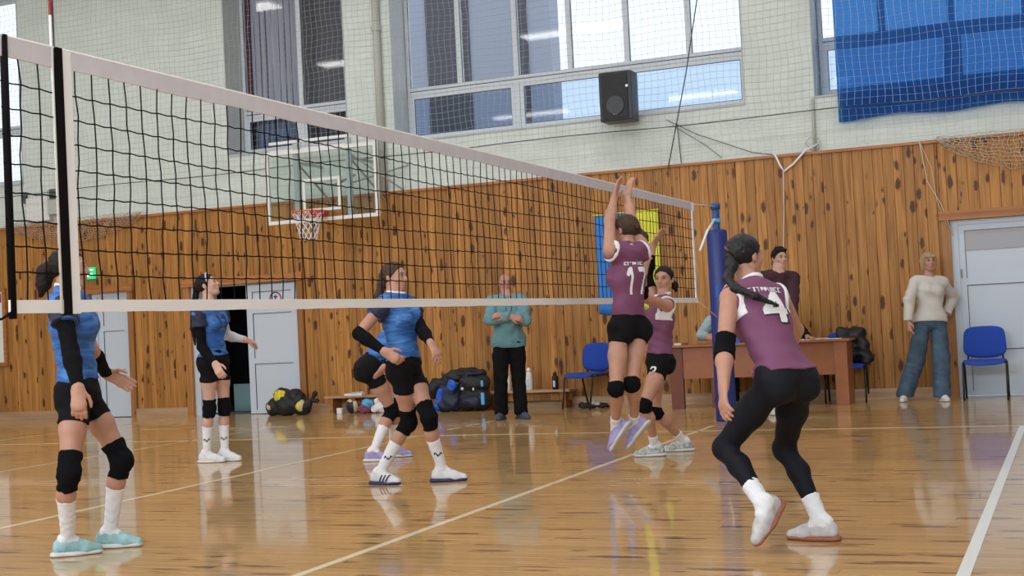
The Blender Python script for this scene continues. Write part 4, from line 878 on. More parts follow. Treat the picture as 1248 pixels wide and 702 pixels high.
def person(key, label, S):
    J = {k: (np.array(v) if not isinstance(v, (int, float)) else v) for k, v in POSES[key].items()}
    H = J['H']; k = H/1.65; vx = S.get('vx', .008); men = S.get('men', False); fat = S.get('fat', 1.0)
    pel, neck, hd, f0 = J['pel'], J['neck'], J['head'], J['f']
    base = np.array([pel[0], pel[1], 0.]); root = empty('person', tuple(base), 0, label, 'person'); root['_o'] = list(map(float, base))
    up = nrm(neck-pel); f = nrm(f0-up*(f0@up)); r = np.cross(f, up); z = np.array([0, 0, 1.])
    hf = J['hf']; hr = np.array([hf[1], -hf[0], 0.])
    skin = M[S.get('skin', 'skin')]
    # --- torso
    wd = k*fat; sp = lambda t, o=0: pel+(neck-pel)*t+f*o*k
    hl, hrr = J['hipL'], J['hipR']
    T = [cone(hl+z*.02, hrr+z*.02, .080*wd, .080*wd, f, .98), cone(sp(.05), sp(.34), .125*wd, .105*wd, f, .78), cone(sp(.34), sp(.66, .0), .105*wd, (.125 if not men else .14)*wd, f, .78),
         cone(sp(.66), sp(.86), (.125 if not men else .145)*wd, .095*wd, f, .74), cone(J['shL'], J['shR'], .046*k*(1.1 if men else 1), .046*k*(1.1 if men else 1)), cone(sp(.97), sp(.9)+(J['shL']-sp(.9))*.75, .045*k, .045*k), cone(sp(.97), sp(.9)+(J['shR']-sp(.9))*.75, .045*k, .045*k)]
    for s, hp in ((-1, hl), (1, hrr)): T.append(cone(hp-hf*.036*k-z*.03, hp-hf*.04*k-z*.0, .072*wd, .066*wd))
    if not men:
        for s in (-1, 1): T.append(cone(sp(.70, .07)+r*s*.062*k, sp(.66, .08)+r*s*.058*k, .047*k, .044*k))
    elif S.get('belly'): T.append(cone(sp(.25, .05), sp(.45, .05), .11*k, .11*k))
    # --- head
    hf_ = J['hdf']; hrt = nrm(np.cross(hf_, z)); 
    nk = nrm(hd-neck); hup = nrm(np.cross(hrt, hf_)); s_ = .97*k**.5
    def hp_(x, y, zz): return hd+(hrt*x+hf_*y+hup*zz)*s_
    HR = np.array([hrt, hf_, hup])
    Hd = [ell(hp_(0, -.012, .028), HR, np.array((.073, .092, .082))*s_), ell(hp_(0, .022, -.03), HR, np.array((.058, .068, .078))*s_), cone(hp_(-.02, .055, -.088), hp_(.02, .055, -.088), .02*s_, .02*s_),
          cone(hp_(-.045, .0, -.055), hp_(-.012, .06, -.09), .022*s_, .018*s_), cone(hp_(.045, .0, -.055), hp_(.012, .06, -.09), .022*s_, .018*s_),
          cone(hp_(0, .086, .012), hp_(0, .103, -.020), .008*s_, .0125*s_), cone(hp_(-.034, .074, .026), hp_(.034, .074, .026), .012*s_, .012*s_),
          ell(hp_(-.036, .06, -.02), HR, np.array((.022, .024, .022))*s_), ell(hp_(.036, .06, -.02), HR, np.array((.022, .024, .022))*s_),
          cone(hp_(-.014, .084, -.053), hp_(.014, .084, -.053), .0085*s_, .0085*s_)]
    sock = [ell(hp_(sx*.030, .093, .008), HR, np.array((.015, .014, .010))*s_, True) for sx in (-1, 1)]
    ears = [(.006, [ell(hp_(sx*.075, -.012, -.002), HR, np.array((.009, .017, .029))*s_), cone(hp_(sx*.072, -.008, -.02), hp_(sx*.066, -.005, -.02), .009, .009)], []) for sx in (-1, 1)]
    nkr = (.050 if not men else .060)*k
    NK = [cone(neck-up*.03, hd-hup*.055*s_-hf_*.022*s_, nkr*1.12, nkr*.95)]
    # --- limbs
    grp = {'torso': (.05*k, T, []), 'head': (.022, Hd+sock, []), 'neck': (.02, NK, [])}
    thl = .073*wd if not men else .080*wd
    for s in 'LR':
        sh, el, wr, ha = J['sh'+s], J['el'+s], J['wr'+s], J['ha'+s]; mf = 1.18 if men else 1
        A = [cone(sh, el, .046*k*mf, .037*k*mf), cone(el, el+(wr-el)*.3, .038*k*mf, .040*k*mf), cone(el+(wr-el)*.3, wr, .040*k*mf, .025*k*mf)]
        hdir = nrm(ha-wr); pn = S.get('palm'+s); pn = nrm(pn) if pn is not None else nrm((pel+z*.1)-ha); pn = nrm(pn-hdir*(pn@hdir)); ax = np.cross(hdir, pn)
        tf = f0 if abs(ax@f0) > .2 else z
        if ax@tf < 0: ax = -ax
        A.append(cone(wr, wr+hdir*.02*k, .025*k*mf, .028*k*mf, pn, .75)); A.append(cone(wr+hdir*.03*k, ha-hdir*.01*k, .033*k*mf, .038*k*mf, pn, .42))
        fg_ = []; curl = S.get('curl'+s, .5); fr = .0084*k*(1.12 if men else 1)
        for i, (o_, L_) in enumerate(((.027, .068), (.009, .078), (-.009, .073), (-.026, .056))):
            b0 = ha+ax*o_*k-hdir*.012*k; c = curl*(1+.12*i); d1 = nrm(hdir*math.cos(c*.7)+pn*math.sin(c*.7)+ax*(o_*3)); d2 = nrm(hdir*math.cos(c*1.7)+pn*math.sin(c*1.7)+ax*(o_*2)); d3 = nrm(hdir*math.cos(c*2.5)+pn*math.sin(c*2.5))
            p1 = b0+d1*(L_*.5+.012)*k; p2 = p1+d2*L_*.32*k; p3 = p2+d3*L_*.24*k
            fg_ += [[cone(b0, p1, fr*1.05, fr), cone(p1, p2, fr, fr*.93), cone(p2, p3, fr*.93, fr*.8)]]
        t0 = wr+hdir*.022*k+ax*.018*k; t1 = t0+nrm(ax*.8+hdir*.75+pn*.35)*.042*k; t2 = t1+nrm(hdir+ax*.35+pn*.3)*.030*k; t3 = t2+nrm(hdir+pn*.35)*.022*k
        fg_ += [[cone(t0, t1, .013*k, fr*1.2), cone(t1, t2, fr*1.2, fr*1.05), cone(t2, t3, fr*1.05, fr*.85)]]
        grp['arm'+s] = (.018, A, []); grp['fing'+s] = [(.006, q, []) for q in fg_]
        hp2, kn, an = J['hip'+s], J['kn'+s], J['an'+s]; lf = nrm(kn-(hp2+an)/2) if np.linalg.norm(kn-(hp2+an)/2) > .03 else hf
        t_ = J['to'+s]; cb = nrm(kn-an); bk = -nrm(t_-cb*(t_@cb))
        Lg = [cone(hp2-z*.01, hp2+(kn-hp2)*.45, thl, .070*wd), cone(hp2+(kn-hp2)*.45, kn, .070*wd, .047*wd), cone(kn, kn, .047*k, .047*k), cone(kn+(an-kn)*.06, kn+(an-kn)*.33+bk*.012*k, .043*k, .047*wd), cone(kn+(an-kn)*.33+bk*.012*k, an+cb*.02, .047*wd, .030*k),
              cone(an-t_*.022*k, an+t_*.09*k-nrm(np.cross(np.cross(t_, z), t_))*.052*k, .028*k, .018*k)]
        grp['leg'+s] = (.03, Lg, [])
    hand_h = vx
    body_groups = [grp['torso'], grp['neck'], grp['head']]+ears+[grp['armL'], grp['armR'], grp['legL'], grp['legR']]+grp['fingL']+grp['fingR']
    # fingers must not melt together: small joining radius after the trunk is done
    shape('body', body_groups, vx, skin, root, 0, .010)
    # --- face
    for sx in (-1, 1):
        e = wmb(MB().tube([hp_(sx*.030, .074, .008), hp_(sx*.030, .0862, .008)], [.0105*s_, .0075*s_], 10), 'eye', M['eye'], root)
        wmb(MB().tube([hp_(sx*.030, .085, .008), hp_(sx*.030, .0885, .008)], [.0058*s_, .0052*s_], 8), 'iris', M['iris'], root, e)
        wmb(MB().tube([hp_(sx*.014, .088, .027), hp_(sx*.030, .088, .033), hp_(sx*.046, .078, .027)], [.0024, .0034, .0018], 5), 'eyebrow', M[S.get('brow', S.get('hair', 'hairdark'))], root)
        wmb(MB().tube([hp_(sx*.019, .086, .014), hp_(sx*.030, .090, .0175), hp_(sx*.042, .082, .013)], .0016, 4), 'eyelash', M['iris'], root)
    wmb(MB().tube([hp_(-.023, .084, -.053), hp_(-.010, .0925, -.0505), hp_(0, .0938, -.052), hp_(.010, .0925, -.0505), hp_(.023, .084, -.053)], [.002, .0042, .0046, .0042, .002], 6), 'mouth', M['lip'], root)
    # --- hair
    hm = S.get('hair')
    if hm:
        cap = [ell(hp_(0, -.016, .032), HR, np.array((.083, .100, .088))*s_)]
        cuts = [(hp_(0, .052, .052), hrt*0+hf_*.80-hup*.60)]
        hg = [(.02, cap, cuts)]
        if S.get('bob'):
            cap = [ell(hp_(0, -.016, .03), HR, np.array((.092, .106, .092))*s_), cone(hp_(-.072, -.02, .0), hp_(-.068, -.01, -.075), .034, .028), cone(hp_(.072, -.02, .0), hp_(.068, -.01, -.075), .034, .028), cone(hp_(0, -.075, .0), hp_(0, -.07, -.075), .045, .035), cone(hp_(-.05, -.05, -.06), hp_(.05, -.05, -.06), .03, .03)]
            hg = [(.03, cap, [(hp_(0, .052, .045), hf_*.93-hup*.36)]), (.02, [cone(hp_(-.045, .074, .062), hp_(.05, .070, .060), .018, .018)], [])]
        tie = S.get('tie', (0, -.11, .02))
        if not S.get('short') and not S.get('bob'):
            b0 = hp_(*tie); hg.append((.015, [cone(hp_(0, -.08, .02), b0, .045, .022)], []))
            if S.get('tail'):
                pts = [b0]+[np.array(q) for q in S['tail']]; rr = S.get('tailr', [.022, .034, .034, .026, .012])
                hg.append((.02, [cone(pts[i], pts[i+1], rr[i], rr[i+1]) for i in range(len(pts)-1)], []))
        if S.get('short'): hg.append((.02, [cone(hp_(-.04, .055, .088), hp_(.05, .055, .085), .022, .020), cone(hp_(-.03, .0, .105), hp_(.03, .0, .105), .03, .03)], []))
        ho = shape('hair', hg, min(vx, .007), M[hm], root, 0, .012, (), (.0015, 160, key.__hash__() % 1 + 1.))
        if not S.get('short') and not S.get('bob'):
            b0 = hp_(*tie); d_ = nrm(b0-hp_(0, -.06, .02)); e1 = nrm(np.cross(d_, hup+hrt*.1)); e2 = np.cross(d_, e1)
            wmb(MB().tube([b0+.024*(math.cos(a)*e1+math.sin(a)*e2) for a in np.linspace(0, 2*math.pi, 13)[:-1]], .007, 6, closed=True), 'hair_tie', M[S.get('tiem', 'blackcloth')], root, ho)
        if S.get('band'):
            pp = [hp_(.080*math.cos(a), .030, .030+.086*math.sin(a)) for a in np.linspace(-.15, math.pi+.15, 18)]
            wmb(MB().tube(pp, .007, 6), 'headband', M['sleevewhite'], root, ho)
    # --- garments
    def limbcut(a, b, t0, t1): return [(a+(b-a)*t0, a-b), (a+(b-a)*t1, b-a)]
    neckhole = [cone(neck+up*.022*k+f*.02, hd, .060*k, .060*k)]
    top = S['top']; topm = M[top[1]]; kind = top[0]; hem = S.get('hem', -.10)
    G = []; hn = nrm(up*(1-S.get('hz', 0))+z*S.get('hz', 0)); tc = [(pel+up*hem*k, -hn), (neck+up*S.get('nc', .030)*k, up*.93+f*S.get('nt', .25))]
    def armcut(x0, x1, s): a, b, c = J['sh'+s], J['el'+s], J['wr'+s]; return a, b, c
    if kind == 'sleeveless':
        cutS = [(sp(.9)+(J['sh'+s]-sp(.9))*.98, nrm(J['sh'+s]-sp(.9))) for s in 'LR']
        G = [(.05*k, T, tc+cutS)]; jer = shape('jersey', G, vx, topm, root, .013, .02, neckhole, (.0035, 38, S.get('ph', 1.)))
        for s in 'LR':
            n_ = nrm(J['sh'+s]-sp(.9)); p_ = sp(.9)+(J['sh'+s]-sp(.9))*.98
            shape('armhole_trim', [(.05*k, T, [(p_-n_*.0, n_), (p_-n_*.024, -n_), (sp(.66), -up)])], vx, M[S.get('trim', 'sock')], root, .019, .02, (), None, jer)
        shape('collar_trim', [(.02, [cone(neck+up*.0, hd, .060*k, .060*k)], [(neck+up*.042*k, up*.93+f*.25), (neck+up*.018*k, -up*.93-f*.25)])], vx, M[S.get('trim', 'sock')], root, .006, .02, (), None, jer)
    else:
        fr_ = {'short': .42, 'long': 1.0}[kind]
        G = [(.05*k, T, tc)]; infl = S.get('infl', .014)
        for s in 'LR':
            a, b, c = J['sh'+s], J['el'+s], J['wr'+s]
            if kind == 'short': G.append((.02, [cone(a, a+(b-a)*.5, .050*k, .050*k)], [(a+(b-a)*fr_, b-a)]))
            else: G.append((.02, [cone(a, b, .047*k*(1.15 if men else 1), .042*k*(1.1 if men else 1)), cone(b, c, .042*k*(1.1 if men else 1), .031*k)], [(b+(c-b)*.97, c-b)]))
        jer = shape('jersey' if kind == 'short' else S.get('topname', 'sweater'), G, vx, topm, root, infl, .03, neckhole, (S.get('wr', .004), S.get('wf', 38), S.get('ph', 1.)))
        if kind == 'short':
            yk = M['navyj']
            for s in 'LR':
                a, b = J['sh'+s], J['el'+s]
                shape('sleeve', [(.02, [cone(a, a+(b-a)*.5, .052*k, .052*k)], [(a+(b-a)*fr_, b-a), (a-(b-a)*.05, a-b)])], vx, yk, root, .020, .02, (), (.003, 45, 2.), jer)
            shape('collar_trim', [(.02, [cone(neck+up*.0, hd, .062*k, .062*k)], [(neck+up*.042*k, up*.93+f*.25), (neck+up*.018*k, -up*.93-f*.25)])], vx, M['sock'], root, .006, .02, (), None, jer)
        if S.get('hood'):
            shape('hood', [(.02, [cone(neck-f*.03+r*.07, neck-f*.03-r*.07, .045, .045), cone(neck+r*.085-f*.01, neck+f*.06+r*.03-up*.03, .035, .025), cone(neck-r*.085-f*.01, neck+f*.06-r*.03-up*.03, .035, .025)], [])], vx, topm, root, .004, .02, (), None, jer)
            for sx in (-1, 1): wmb(MB().tube([neck+f*.135+r*sx*.03-up*.02, neck+f*.165+r*sx*.035-up*.10, neck+f*.17+r*sx*.03-up*.2], .004, 5), 'drawstring', M['navy'], root, jer)
            shape('hem_band', [(.05*k, T, [(pel+up*(hem+.0)*k, -hn), (pel+up*(hem+.05)*k, up)])], vx, topm, root, infl+.009, .02, (), None, jer)
    bot = S['bottom']; bm_ = M[bot[1]]; wc = [(pel+up*.10*k, up)]
    P_ = T[:3]+T[7:9]
    G = [(.05*k, P_, wc)]
    for s in 'LR':
        hp2, kn, an = J['hip'+s], J['kn'+s], J['an'+s]; Lg = grp['leg'+s][1]
        if bot[0] == 'shorts': G.append((.03, Lg[:2], [(hp2+(kn-hp2)*S.get('sl', .36), kn-hp2)]))
        elif bot[0] == 'leggings': G.append((.03, Lg[:5], [(kn+(an-kn)*.74, an-kn)]))
        else:
            w_ = S.get('wide', .075); G.append((.03, [Lg[0], cone(hp2+(kn-hp2)*.45, kn, .082*wd, w_*k), cone(kn, an-(kn-an)*.0, w_*k, w_*k*1.0)], [(an-z*.035, -z)]))
    shape({'shorts': 'shorts', 'leggings': 'leggings'}.get(bot[0], 'trousers'), G, vx, bm_, root, {'shorts': .008, 'leggings': .006}.get(bot[0], .010), .02, (), (.003 if bot[0] != 'leggings' else .0015, 40, 2.2))
    out = {'root': root, 'jersey': jer, 'J': J, 'f': f, 'up': up, 'r': r, 'sp': sp, 'k': k, 'hp_': hp_}
    # --- socks, knee pads, shoes, sleeves
    for s in 'LR':
        hp2, kn, an, t_ = J['hip'+s], J['kn'+s], J['an'+s], J['to'+s]; Lg = grp['leg'+s]
        if 'sock' in S:
            cutz = an-nrm(kn-an)*.06
            so = shape('sock', [(.02, Lg[1][2:5]+[cone(an-t_*.02*k, an+t_*.035*k-nrm(np.cross(np.cross(t_, z), t_))*.02*k, .031*k, .027*k)], [(an+(kn-an)*S['sock'], kn-an)])], vx, M['sock'], root, S.get('sockin', .005), .02, (), (.0012, 120, 1))
            if S.get('sockmark'): patch('sock_mark', so, root, an+(kn-an)*.3, -_f, z, .06, .03, lambda u, v: abs(v-.5-.3*math.sin(u*9)) < .2, M['navyj'], .005, .003)
        if S.get('pad'):
            pl = S['pad']; shape('knee_pad', [(.03, Lg[1][1:4], [(kn+(hp2-kn)*pl[0], hp2-kn), (kn+(an-kn)*pl[1], an-kn)])], vx, M['blackknit'], root, S.get('padin', .009), .02, (), (.002, 90, 1.5))
        lat = nrm(np.cross(t_, z)); n_ = nrm(np.cross(lat, t_)); bc_ = an-n_*.085*k
        q = lambda x, y, w=0: bc_+t_*x*k+n_*y*k+lat*w*k
        ms = S.get('mshoe', 1.0)
        up_g = [(.018, [cone(q(-.045, .040), q(.03, .040), .032*k*ms, .034*k*ms), cone(q(.03, .040), q(.085, .032), .035*k*ms, .036*k*ms), cone(q(.085, .030), q(.145, .024), .036*k*ms, .025*k*ms), cone(q(-.042, .065), q(-.015, .078), .028*k*ms, .034*k*ms), cone(q(.0, .072), q(.07, .048), .032*k*ms, .028*k*ms)], [(bc_+n_*.012, -n_)])]
        sh_ = shape('shoe', up_g, min(vx, .007), M[S['shoe'][0]], root, .002, .02, [cone(q(-.015, .095), q(-.02, .2), .032*k, .034*k)])
        shape('sole', [(.02, [cone(q(-.05, .012), q(.04, .010), .040*k*ms, .038*k*ms, n_, .45), cone(q(.04, .010), q(.14, .012), 0.041*k*ms, .030*k*ms, n_, .45)], [(bc_+n_*.0005, -n_), (bc_+n_*.028, n_)])], min(vx, .006), M[S['shoe'][1]], root, .003, .02, (), None, sh_)
        if vx <= .008:
            for i in range(4):
                c0 = q(.028+.017*i, .096-.0095*i); wmb(MB().tube([c0-lat*.022*k-n_*.006, c0, c0+lat*.022*k-n_*.006], .0032, 5), 'lace', M[S.get('lace', 'sock')], root, sh_)
        out['shoe'+s] = (sh_, q, lat, n_)
        sl = S.get('slv'+s)
        if sl:
            sh, el, wr = J['sh'+s], J['el'+s], J['wr'+s]; A = grp['arm'+s][1][:4]
            a0, a1 = sl[0], sl[1]; cuts = [(sh+(el-sh)*a0, sh-el)] if a0 < 1 else [(el+(wr-el)*(a0-1), el-wr)]
            cuts.append((sh+(el-sh)*a1, el-sh) if a1 < 1 else (el+(wr-el)*(a1-1), wr-el))
            shape('arm_sleeve' if a1-a0 > .7 else 'arm_pad', [(.02, A, cuts)], vx, M[sl[2]], root, sl[3] if len(sl) > 3 else .004, .02, (), (.0008, 110, 1))
    if S.get('watch'):
        w_ = J['wr'+S['watch']]; e_ = J['el'+S['watch']]; d_ = nrm(w_-e_); e1 = nrm(np.cross(d_, z)); e2 = np.cross(d_, e1)
        wmb(MB().tube([w_+.032*(math.cos(a)*e1+math.sin(a)*e2) for a in np.linspace(0, 2*math.pi, 13)[:-1]], .008, 6, closed=True), 'wristband', M['black'], root)
    del root['_o']; out['o'] = base; return out
def redo(P): P['root']['_o'] = list(map(float, P['o']))
# ================================================================== THE PLAYERS AND BYSTANDERS
ks = {}
def P_(key, label, **S):
    if 'tail' in POSES[key] and 'tail' not in S: S['tail'] = POSES[key]['tail']
    ks[key] = person(key, label, S); return ks[key]
POSES_NUM = POSES
for q_ in POSES.values():
    pass
A_ = P_('A', 'dark ponytailed player in blue jersey walking at the far left, black sleeve, turquoise shoes', vx=.0065, top=('short', 'blue'), bottom=('shorts', 'blackcloth'), shoe=('shoeturq', 'solewhite'), sock=.62, pad=(.26, .24),
   hair='hairdark', tailr=[.022, .040, .048, .040, .015], slvR=(.40, 1.97, 'blackknit'), slvL=(1.1, 1.98, 'blackknit'), curlL=.25, curlR=.55, skin='skin', fat=.93, ph=.4, sl=.38, hem=.065)
B_ = P_('B', 'player in blue jersey number 11 standing by the left door, white headband, looking up', vx=.008, top=('short', 'blue'), bottom=('shorts', 'blackcloth'), lace='navyj', shoe=('shoewhite', 'solewhite'), sock=.60, pad=(.20, .20),
   hair='hairdark', band=True, tailr=[.022, .03, .03, .024, .01], slvR=(.30, 1.97, 'blackknit'), slvL=(.6, 1.97, 'sleevewhite'), sockmark=True, fat=.92, ph=1.4, sl=.42, hem=.05, skin='skinpale')
C_ = P_('C', 'brown haired player in blue jersey striding right in mid court, three stripes on shoe', vx=.0075, top=('short', 'blue'), bottom=('shorts', 'blackcloth'), shoe=('shoewhite', 'shoenavy'), sock=.58, pad=(.26, .22),
   hair='hairbrown', tailr=[.03, .035, .03, .015], slvR=(.85, 1.95, 'blackknit'), slvL=(.5, 1.93, 'blackknit'), sockmark=True, fat=.94, ph=2.4, sl=.42, hem=.05, curlR=.7)
D_ = P_('D', 'crouching player in blue jersey half hidden behind the striding one, lilac shoes', vx=.0085, top=('short', 'blue'), bottom=('shorts', 'blackcloth'), shoe=('shoelilac', 'solewhite'), sock=.58, pad=(.15, .24),
   hair='hairdark', tailr=[.025, .03, .015], ph=3.1, sl=.36, hem=.05, slvR=(1.2, 1.9, 'blackknit'), curlR=.35)
E__ = P_('E', 'bald coach in teal hoodie with arms crossed and black trousers by the wall', vx=.009, men=True, top=('long', 'teal'), topname='hoodie', hood=True, hem=-.10, infl=.022, wr=.005, wf=30, bottom=('trousers', 'pantsblack'), wide=.070, shoe=('shoeslate', 'shoeslate'), hair=None, brow='hairbrown', skin='skinred', fat=1.12, mshoe=1.08, belly=True)
F_ = P_('F', 'jumping player in maroon jersey number 17 with both arms raised at the net', vx=.0075, top=('sleeveless', 'maroon'), bottom=('shorts', 'blackcloth'), shoe=('shoelilac', 'solewhite'), sock=.22, pad=(.09, .11),
   hair='hairbrown', tailr=[.022, .035, .03, .012], ph=.9, sl=.24, hem=.09, curlL=.12, curlR=.12, trim='sock', fat=.86, nc=.085, padin=.006)
G_ = P_('G', 'dark haired player in maroon jersey with number 2 shorts looking back over her shoulder', vx=.0075, top=('sleeveless', 'maroon'), bottom=('shorts', 'blackcloth'), shoe=('shoegrey', 'solewhite'), padin=.007, nc=.045, sock=.26, pad=(.09, .15),
   hair='hairdark', tailr=[.03, .03, .015], slvR=(.55, 1.72, 'blackknit'), slvL=(1.05, 1.6, 'blackknit'), ph=1.9, sl=.32, hem=.06, curlR=.25, curlL=.5, fat=.93)
H_ = P_('H', 'player in purple jersey number 4 seen from behind at right, black leggings', vx=.0065, top=('sleeveless', 'maroon'), bottom=('leggings', 'leggings'), fat=.93, shoe=('shoepale', 'gum'), sock=.34, sockin=.009,
   hair='hairblack', tailr=[.022, .028, .024, .021, .017, .008], slvL=(.70, 1.22, 'blackknit', .009), ph=2.9, hem=.03, hz=.5, curlL=.35, tie=(0, -.115, .0), wr=.004)
I_ = P_('I', 'young man in dark maroon jacket standing behind the purple number 4 player', vx=.0095, men=True, top=('long', 'darkmaroon'), topname='jacket', hem=-.08, infl=.018, bottom=('trousers', 'pantsblack'), wide=.075, shoe=('shoewhite', 'solewhite'), hair='hairdark', short=True, skin='skinpale')
M_ = P_('M', 'blond woman in cream sweater and wide blue jeans beside the right white door', vx=.0085, top=('long', 'cream'), topname='sweater', hem=-.02, infl=.020, wr=.004, wf=28, bottom=('trousers', 'denim'), wide=.088, shoe=('shoewhite', 'solewhite'), hair='hairblond', bob=True, fat=1.05, skin='skin', brow='hairbrown')
K_ = P_('K', 'seated scorer in light blue shirt behind the table, hidden by the blue post', vx=.0095, men=True, top=('long', 'lightblue'), topname='shirt', hem=-.02, infl=.016, bottom=('trousers', 'pantsblack'), wide=.07, shoe=('shoeslate', 'shoeslate'), hair='hairbrown', short=True)
L_ = P_('L', 'seated scorer in black top writing at the table behind the purple number 4 player', vx=.0095, top=('long', 'blackcloth'), topname='sweater', hem=-.02, infl=.016, bottom=('trousers', 'pantsblack'), wide=.065, shoe=('shoeslate', 'shoeslate'), hair='hairdark', bob=True)
redo(H_); wmb(MB().tube([H_['hp_'](-.055, -.085, .055), H_['hp_'](-.025, -.107, .045), H_['hp_'](.0, -.115, .035)], [.005, .009, .005], 6), 'hair_clip', M['redcurtain'], H_['root']); del H_['root']['_o']
# ---- prints on the clothes
def num(P, text, c, n, up, w, h, m='sock', target=None, roll=0, th=.13, cell=.006, name='number'):
    redo(P); patch(name, target or P['jersey'], P['root'], c, n, up, w, h, glyphs(text, th), M[m], cell, .004, None, roll); del P['root']['_o']
sp = H_['sp']; f, up, r = H_['f'], H_['up'], H_['r']
num(H_, '4', sp(.68)+r*.012-f*.1+up*-.004, -f, up, .145, .175, 'navyj', th=.17, cell=.005, name='number_shadow', roll=0)
redo(H_)
patch('number', H_['jersey'], H_['root'], sp(.68)-f*.1, -f, up, .145, .175, glyphs('4', .15), M['sock'], .005, .007)
def lettering(u, v):
    x = u*9; i = int(x); x -= i
    if x > .78: return False
    return [(x < .25 or v < .25 or v > .75), (x < .25 or x > .55), (v > .7 or x < .25 or abs(v-.5) < .14), (abs(x-.4) < .14 or v > .75)][(i*7+i//2) % 4]
patch('name_lettering', H_['jersey'], H_['root'], sp(.885)-f*.1, -f, up, .20, .026, lettering, M['sock'], .004, .005); del H_['root']['_o']
num(F_, '17', F_['sp'](.62)-F_['f']*.1, -F_['f'], F_['up'], .19, .20, th=.14)
redo(F_); patch('name_lettering', F_['jersey'], F_['root'], F_['sp'](.84)-F_['f']*.1, -F_['f'], F_['up'], .18, .024, lettering, M['sock'], .006, .005); del F_['root']['_o']
num(B_, '11', B_['sp'](.70)+B_['f']*.1, B_['f'], B_['up'], .13, .13, 'navyj', th=.13)
sh2 = [c for c in G_['root'].children if c.name.startswith('shorts')][0]
ghip = G_['J']['hipL']; num(G_, '2', ghip+(G_['J']['knL']-ghip)*.20, nrm(-_f+G_['f']*.9), np.array([0, 0, 1.]), .055, .075, target=sh2, th=.14)
# three dark stripes on the striding player's near shoe
for key in ('R', 'L'):
    sho, q, lat, n_ = C_['shoe'+key]; redo(C_); sd = 1 if lat@(-_f) > 0 else -1
    for i in range(3):
        patch('stripe', sho, C_['root'], q(.035+.028*i, .045, 0)+lat*sd*.03, lat*sd, n_, .012, .055, lambda u, v: True, M['navyj'], .004, .003, None, .45)
    del C_['root']['_o']
# ================================================================== SOFT THINGS BY THE WALL
I3 = np.eye(3)
def soft(name, groups, h, m, loc, label, cat, group=None, inflate=0, wrinkle=None, k0=.03):
    r_ = empty(name, tuple(loc), 0, label, cat, group); r_['_o'] = list(map(float, loc)); return r_
def rot(a): c, s = math.cos(a), math.sin(a); return np.array([[c, s, 0], [-s, c, 0], [0, 0, 1.]])
# ball bag
bx, by = -6.92, 3.46
bg = soft('ball_bag', None, 0, None, (bx, by, 0), 'black mesh bag full of volleyballs on the floor before the white door', 'bag')
balls = [(-.24, -.02, .115), (-.02, -.06, .115), (.21, -.02, .11), (-.13, .10, .12), (.10, .12, .12), (-.10, -.02, .27), (.10, .0, .245)]
bgr = [(.07, [ell((bx+a, by+b, c), I3, (.118, .118, .116)) for a, b, c in balls]+[cone((bx+.25, by, .12), (bx+.37, by-.02, .20), .05, .018)], [((0, 0, .004), (0, 0, -1))])]
wins = [ell((bx-.125, by-.145, .285), I3, (.055, .09, .055)), ell((bx-.285, by-.13, .13), I3, (.05, .09, .045)), ell((bx+.235, by-.14, .13), I3, (.055, .09, .075))]
shape('bag_shell', bgr, .009, M['bagblack'], bg, .012, .03, wins, (.005, 45, 1.))
def vball(name, x, y, z, r_, parent, mats, seed=0):
    """ball of three-strip panels"""
    pts = []; R3 = Matrix.Rotation(seed*1.3+.4, 3, 'X') @ Matrix.Rotation(seed*.9+.3, 3, 'Z')
    root_ = parent
    for mi in range(len(mats)):
        t = MB(); n = 9
        for fc in range(6):
            ax = fc//2; sg = 1 if fc % 2 else -1; u_, v_ = (ax+1) % 3, (ax+2) % 3
            if ax % 2: u_, v_ = v_, u_
            for st in range(3):
                if (st+fc) % len(mats) != mi: continue
                base = len(t.v); a0, a1 = -1+st*2/3+.02, -1+(st+1)*2/3-.02; nn = 4
                for i in range(nn+1):
                    for j in range(n+1):
                        p_ = [0, 0, 0]; p_[ax] = sg; p_[u_] = a0+(a1-a0)*i/nn; p_[v_] = -.98+1.96*j/n
                        q_ = R3 @ Vector(p_).normalized(); bul = r_*(1+.012*math.sin(math.pi*i/nn)); t.v.append((x+q_.x*bul, y+q_.y*bul, z+q_.z*bul))
                for i in range(nn):
                    for j in range(n): k_ = base+i*(n+1)+j; t.f.append((k_, k_+1, k_+n+2, k_+n+1))
        o = t.build('panel_strips', M[mats[mi]], root_, True)
    core = MB(); core.lathe([(r_*.965*math.sin(a), -r_*.965*math.cos(a)) for a in np.linspace(.05, math.pi-.05, 12)], 20, (x, y, z)); core.build('ball_core', M['bagblack'], root_, True)
for i, (a, b, c, ms) in enumerate([(-.10, -.05, .27, ('yellow',)), (-.245, -.03, .125, ('palebrown', 'brownleather')), (.21, -.03, .125, ('palebrown', 'yellow'))]):
    br = empty('volleyball', (bx+a, by+b, c), 0, ['bright yellow ball showing through the top of the black mesh bag', 'pale and brown ball showing through the left end of the mesh bag', 'pale ball showing through the right end of the mesh bag'][i], 'ball', 'balls in the mesh bag')
    vball('ball', 0, 0, 0, .112, br, ms, i)
shape('tied_neck', [(.02, [cone((bx+.36, by-.02, .19), (bx+.44, by-.03, .30), .02, .035), cone((bx+.36, by-.02, .19), (bx+.47, by-.03, .20), .02, .03)], [])], .008, M['bagblack'], bg, 0, .02, (), (.004, 70, 1)); del bg['_o']
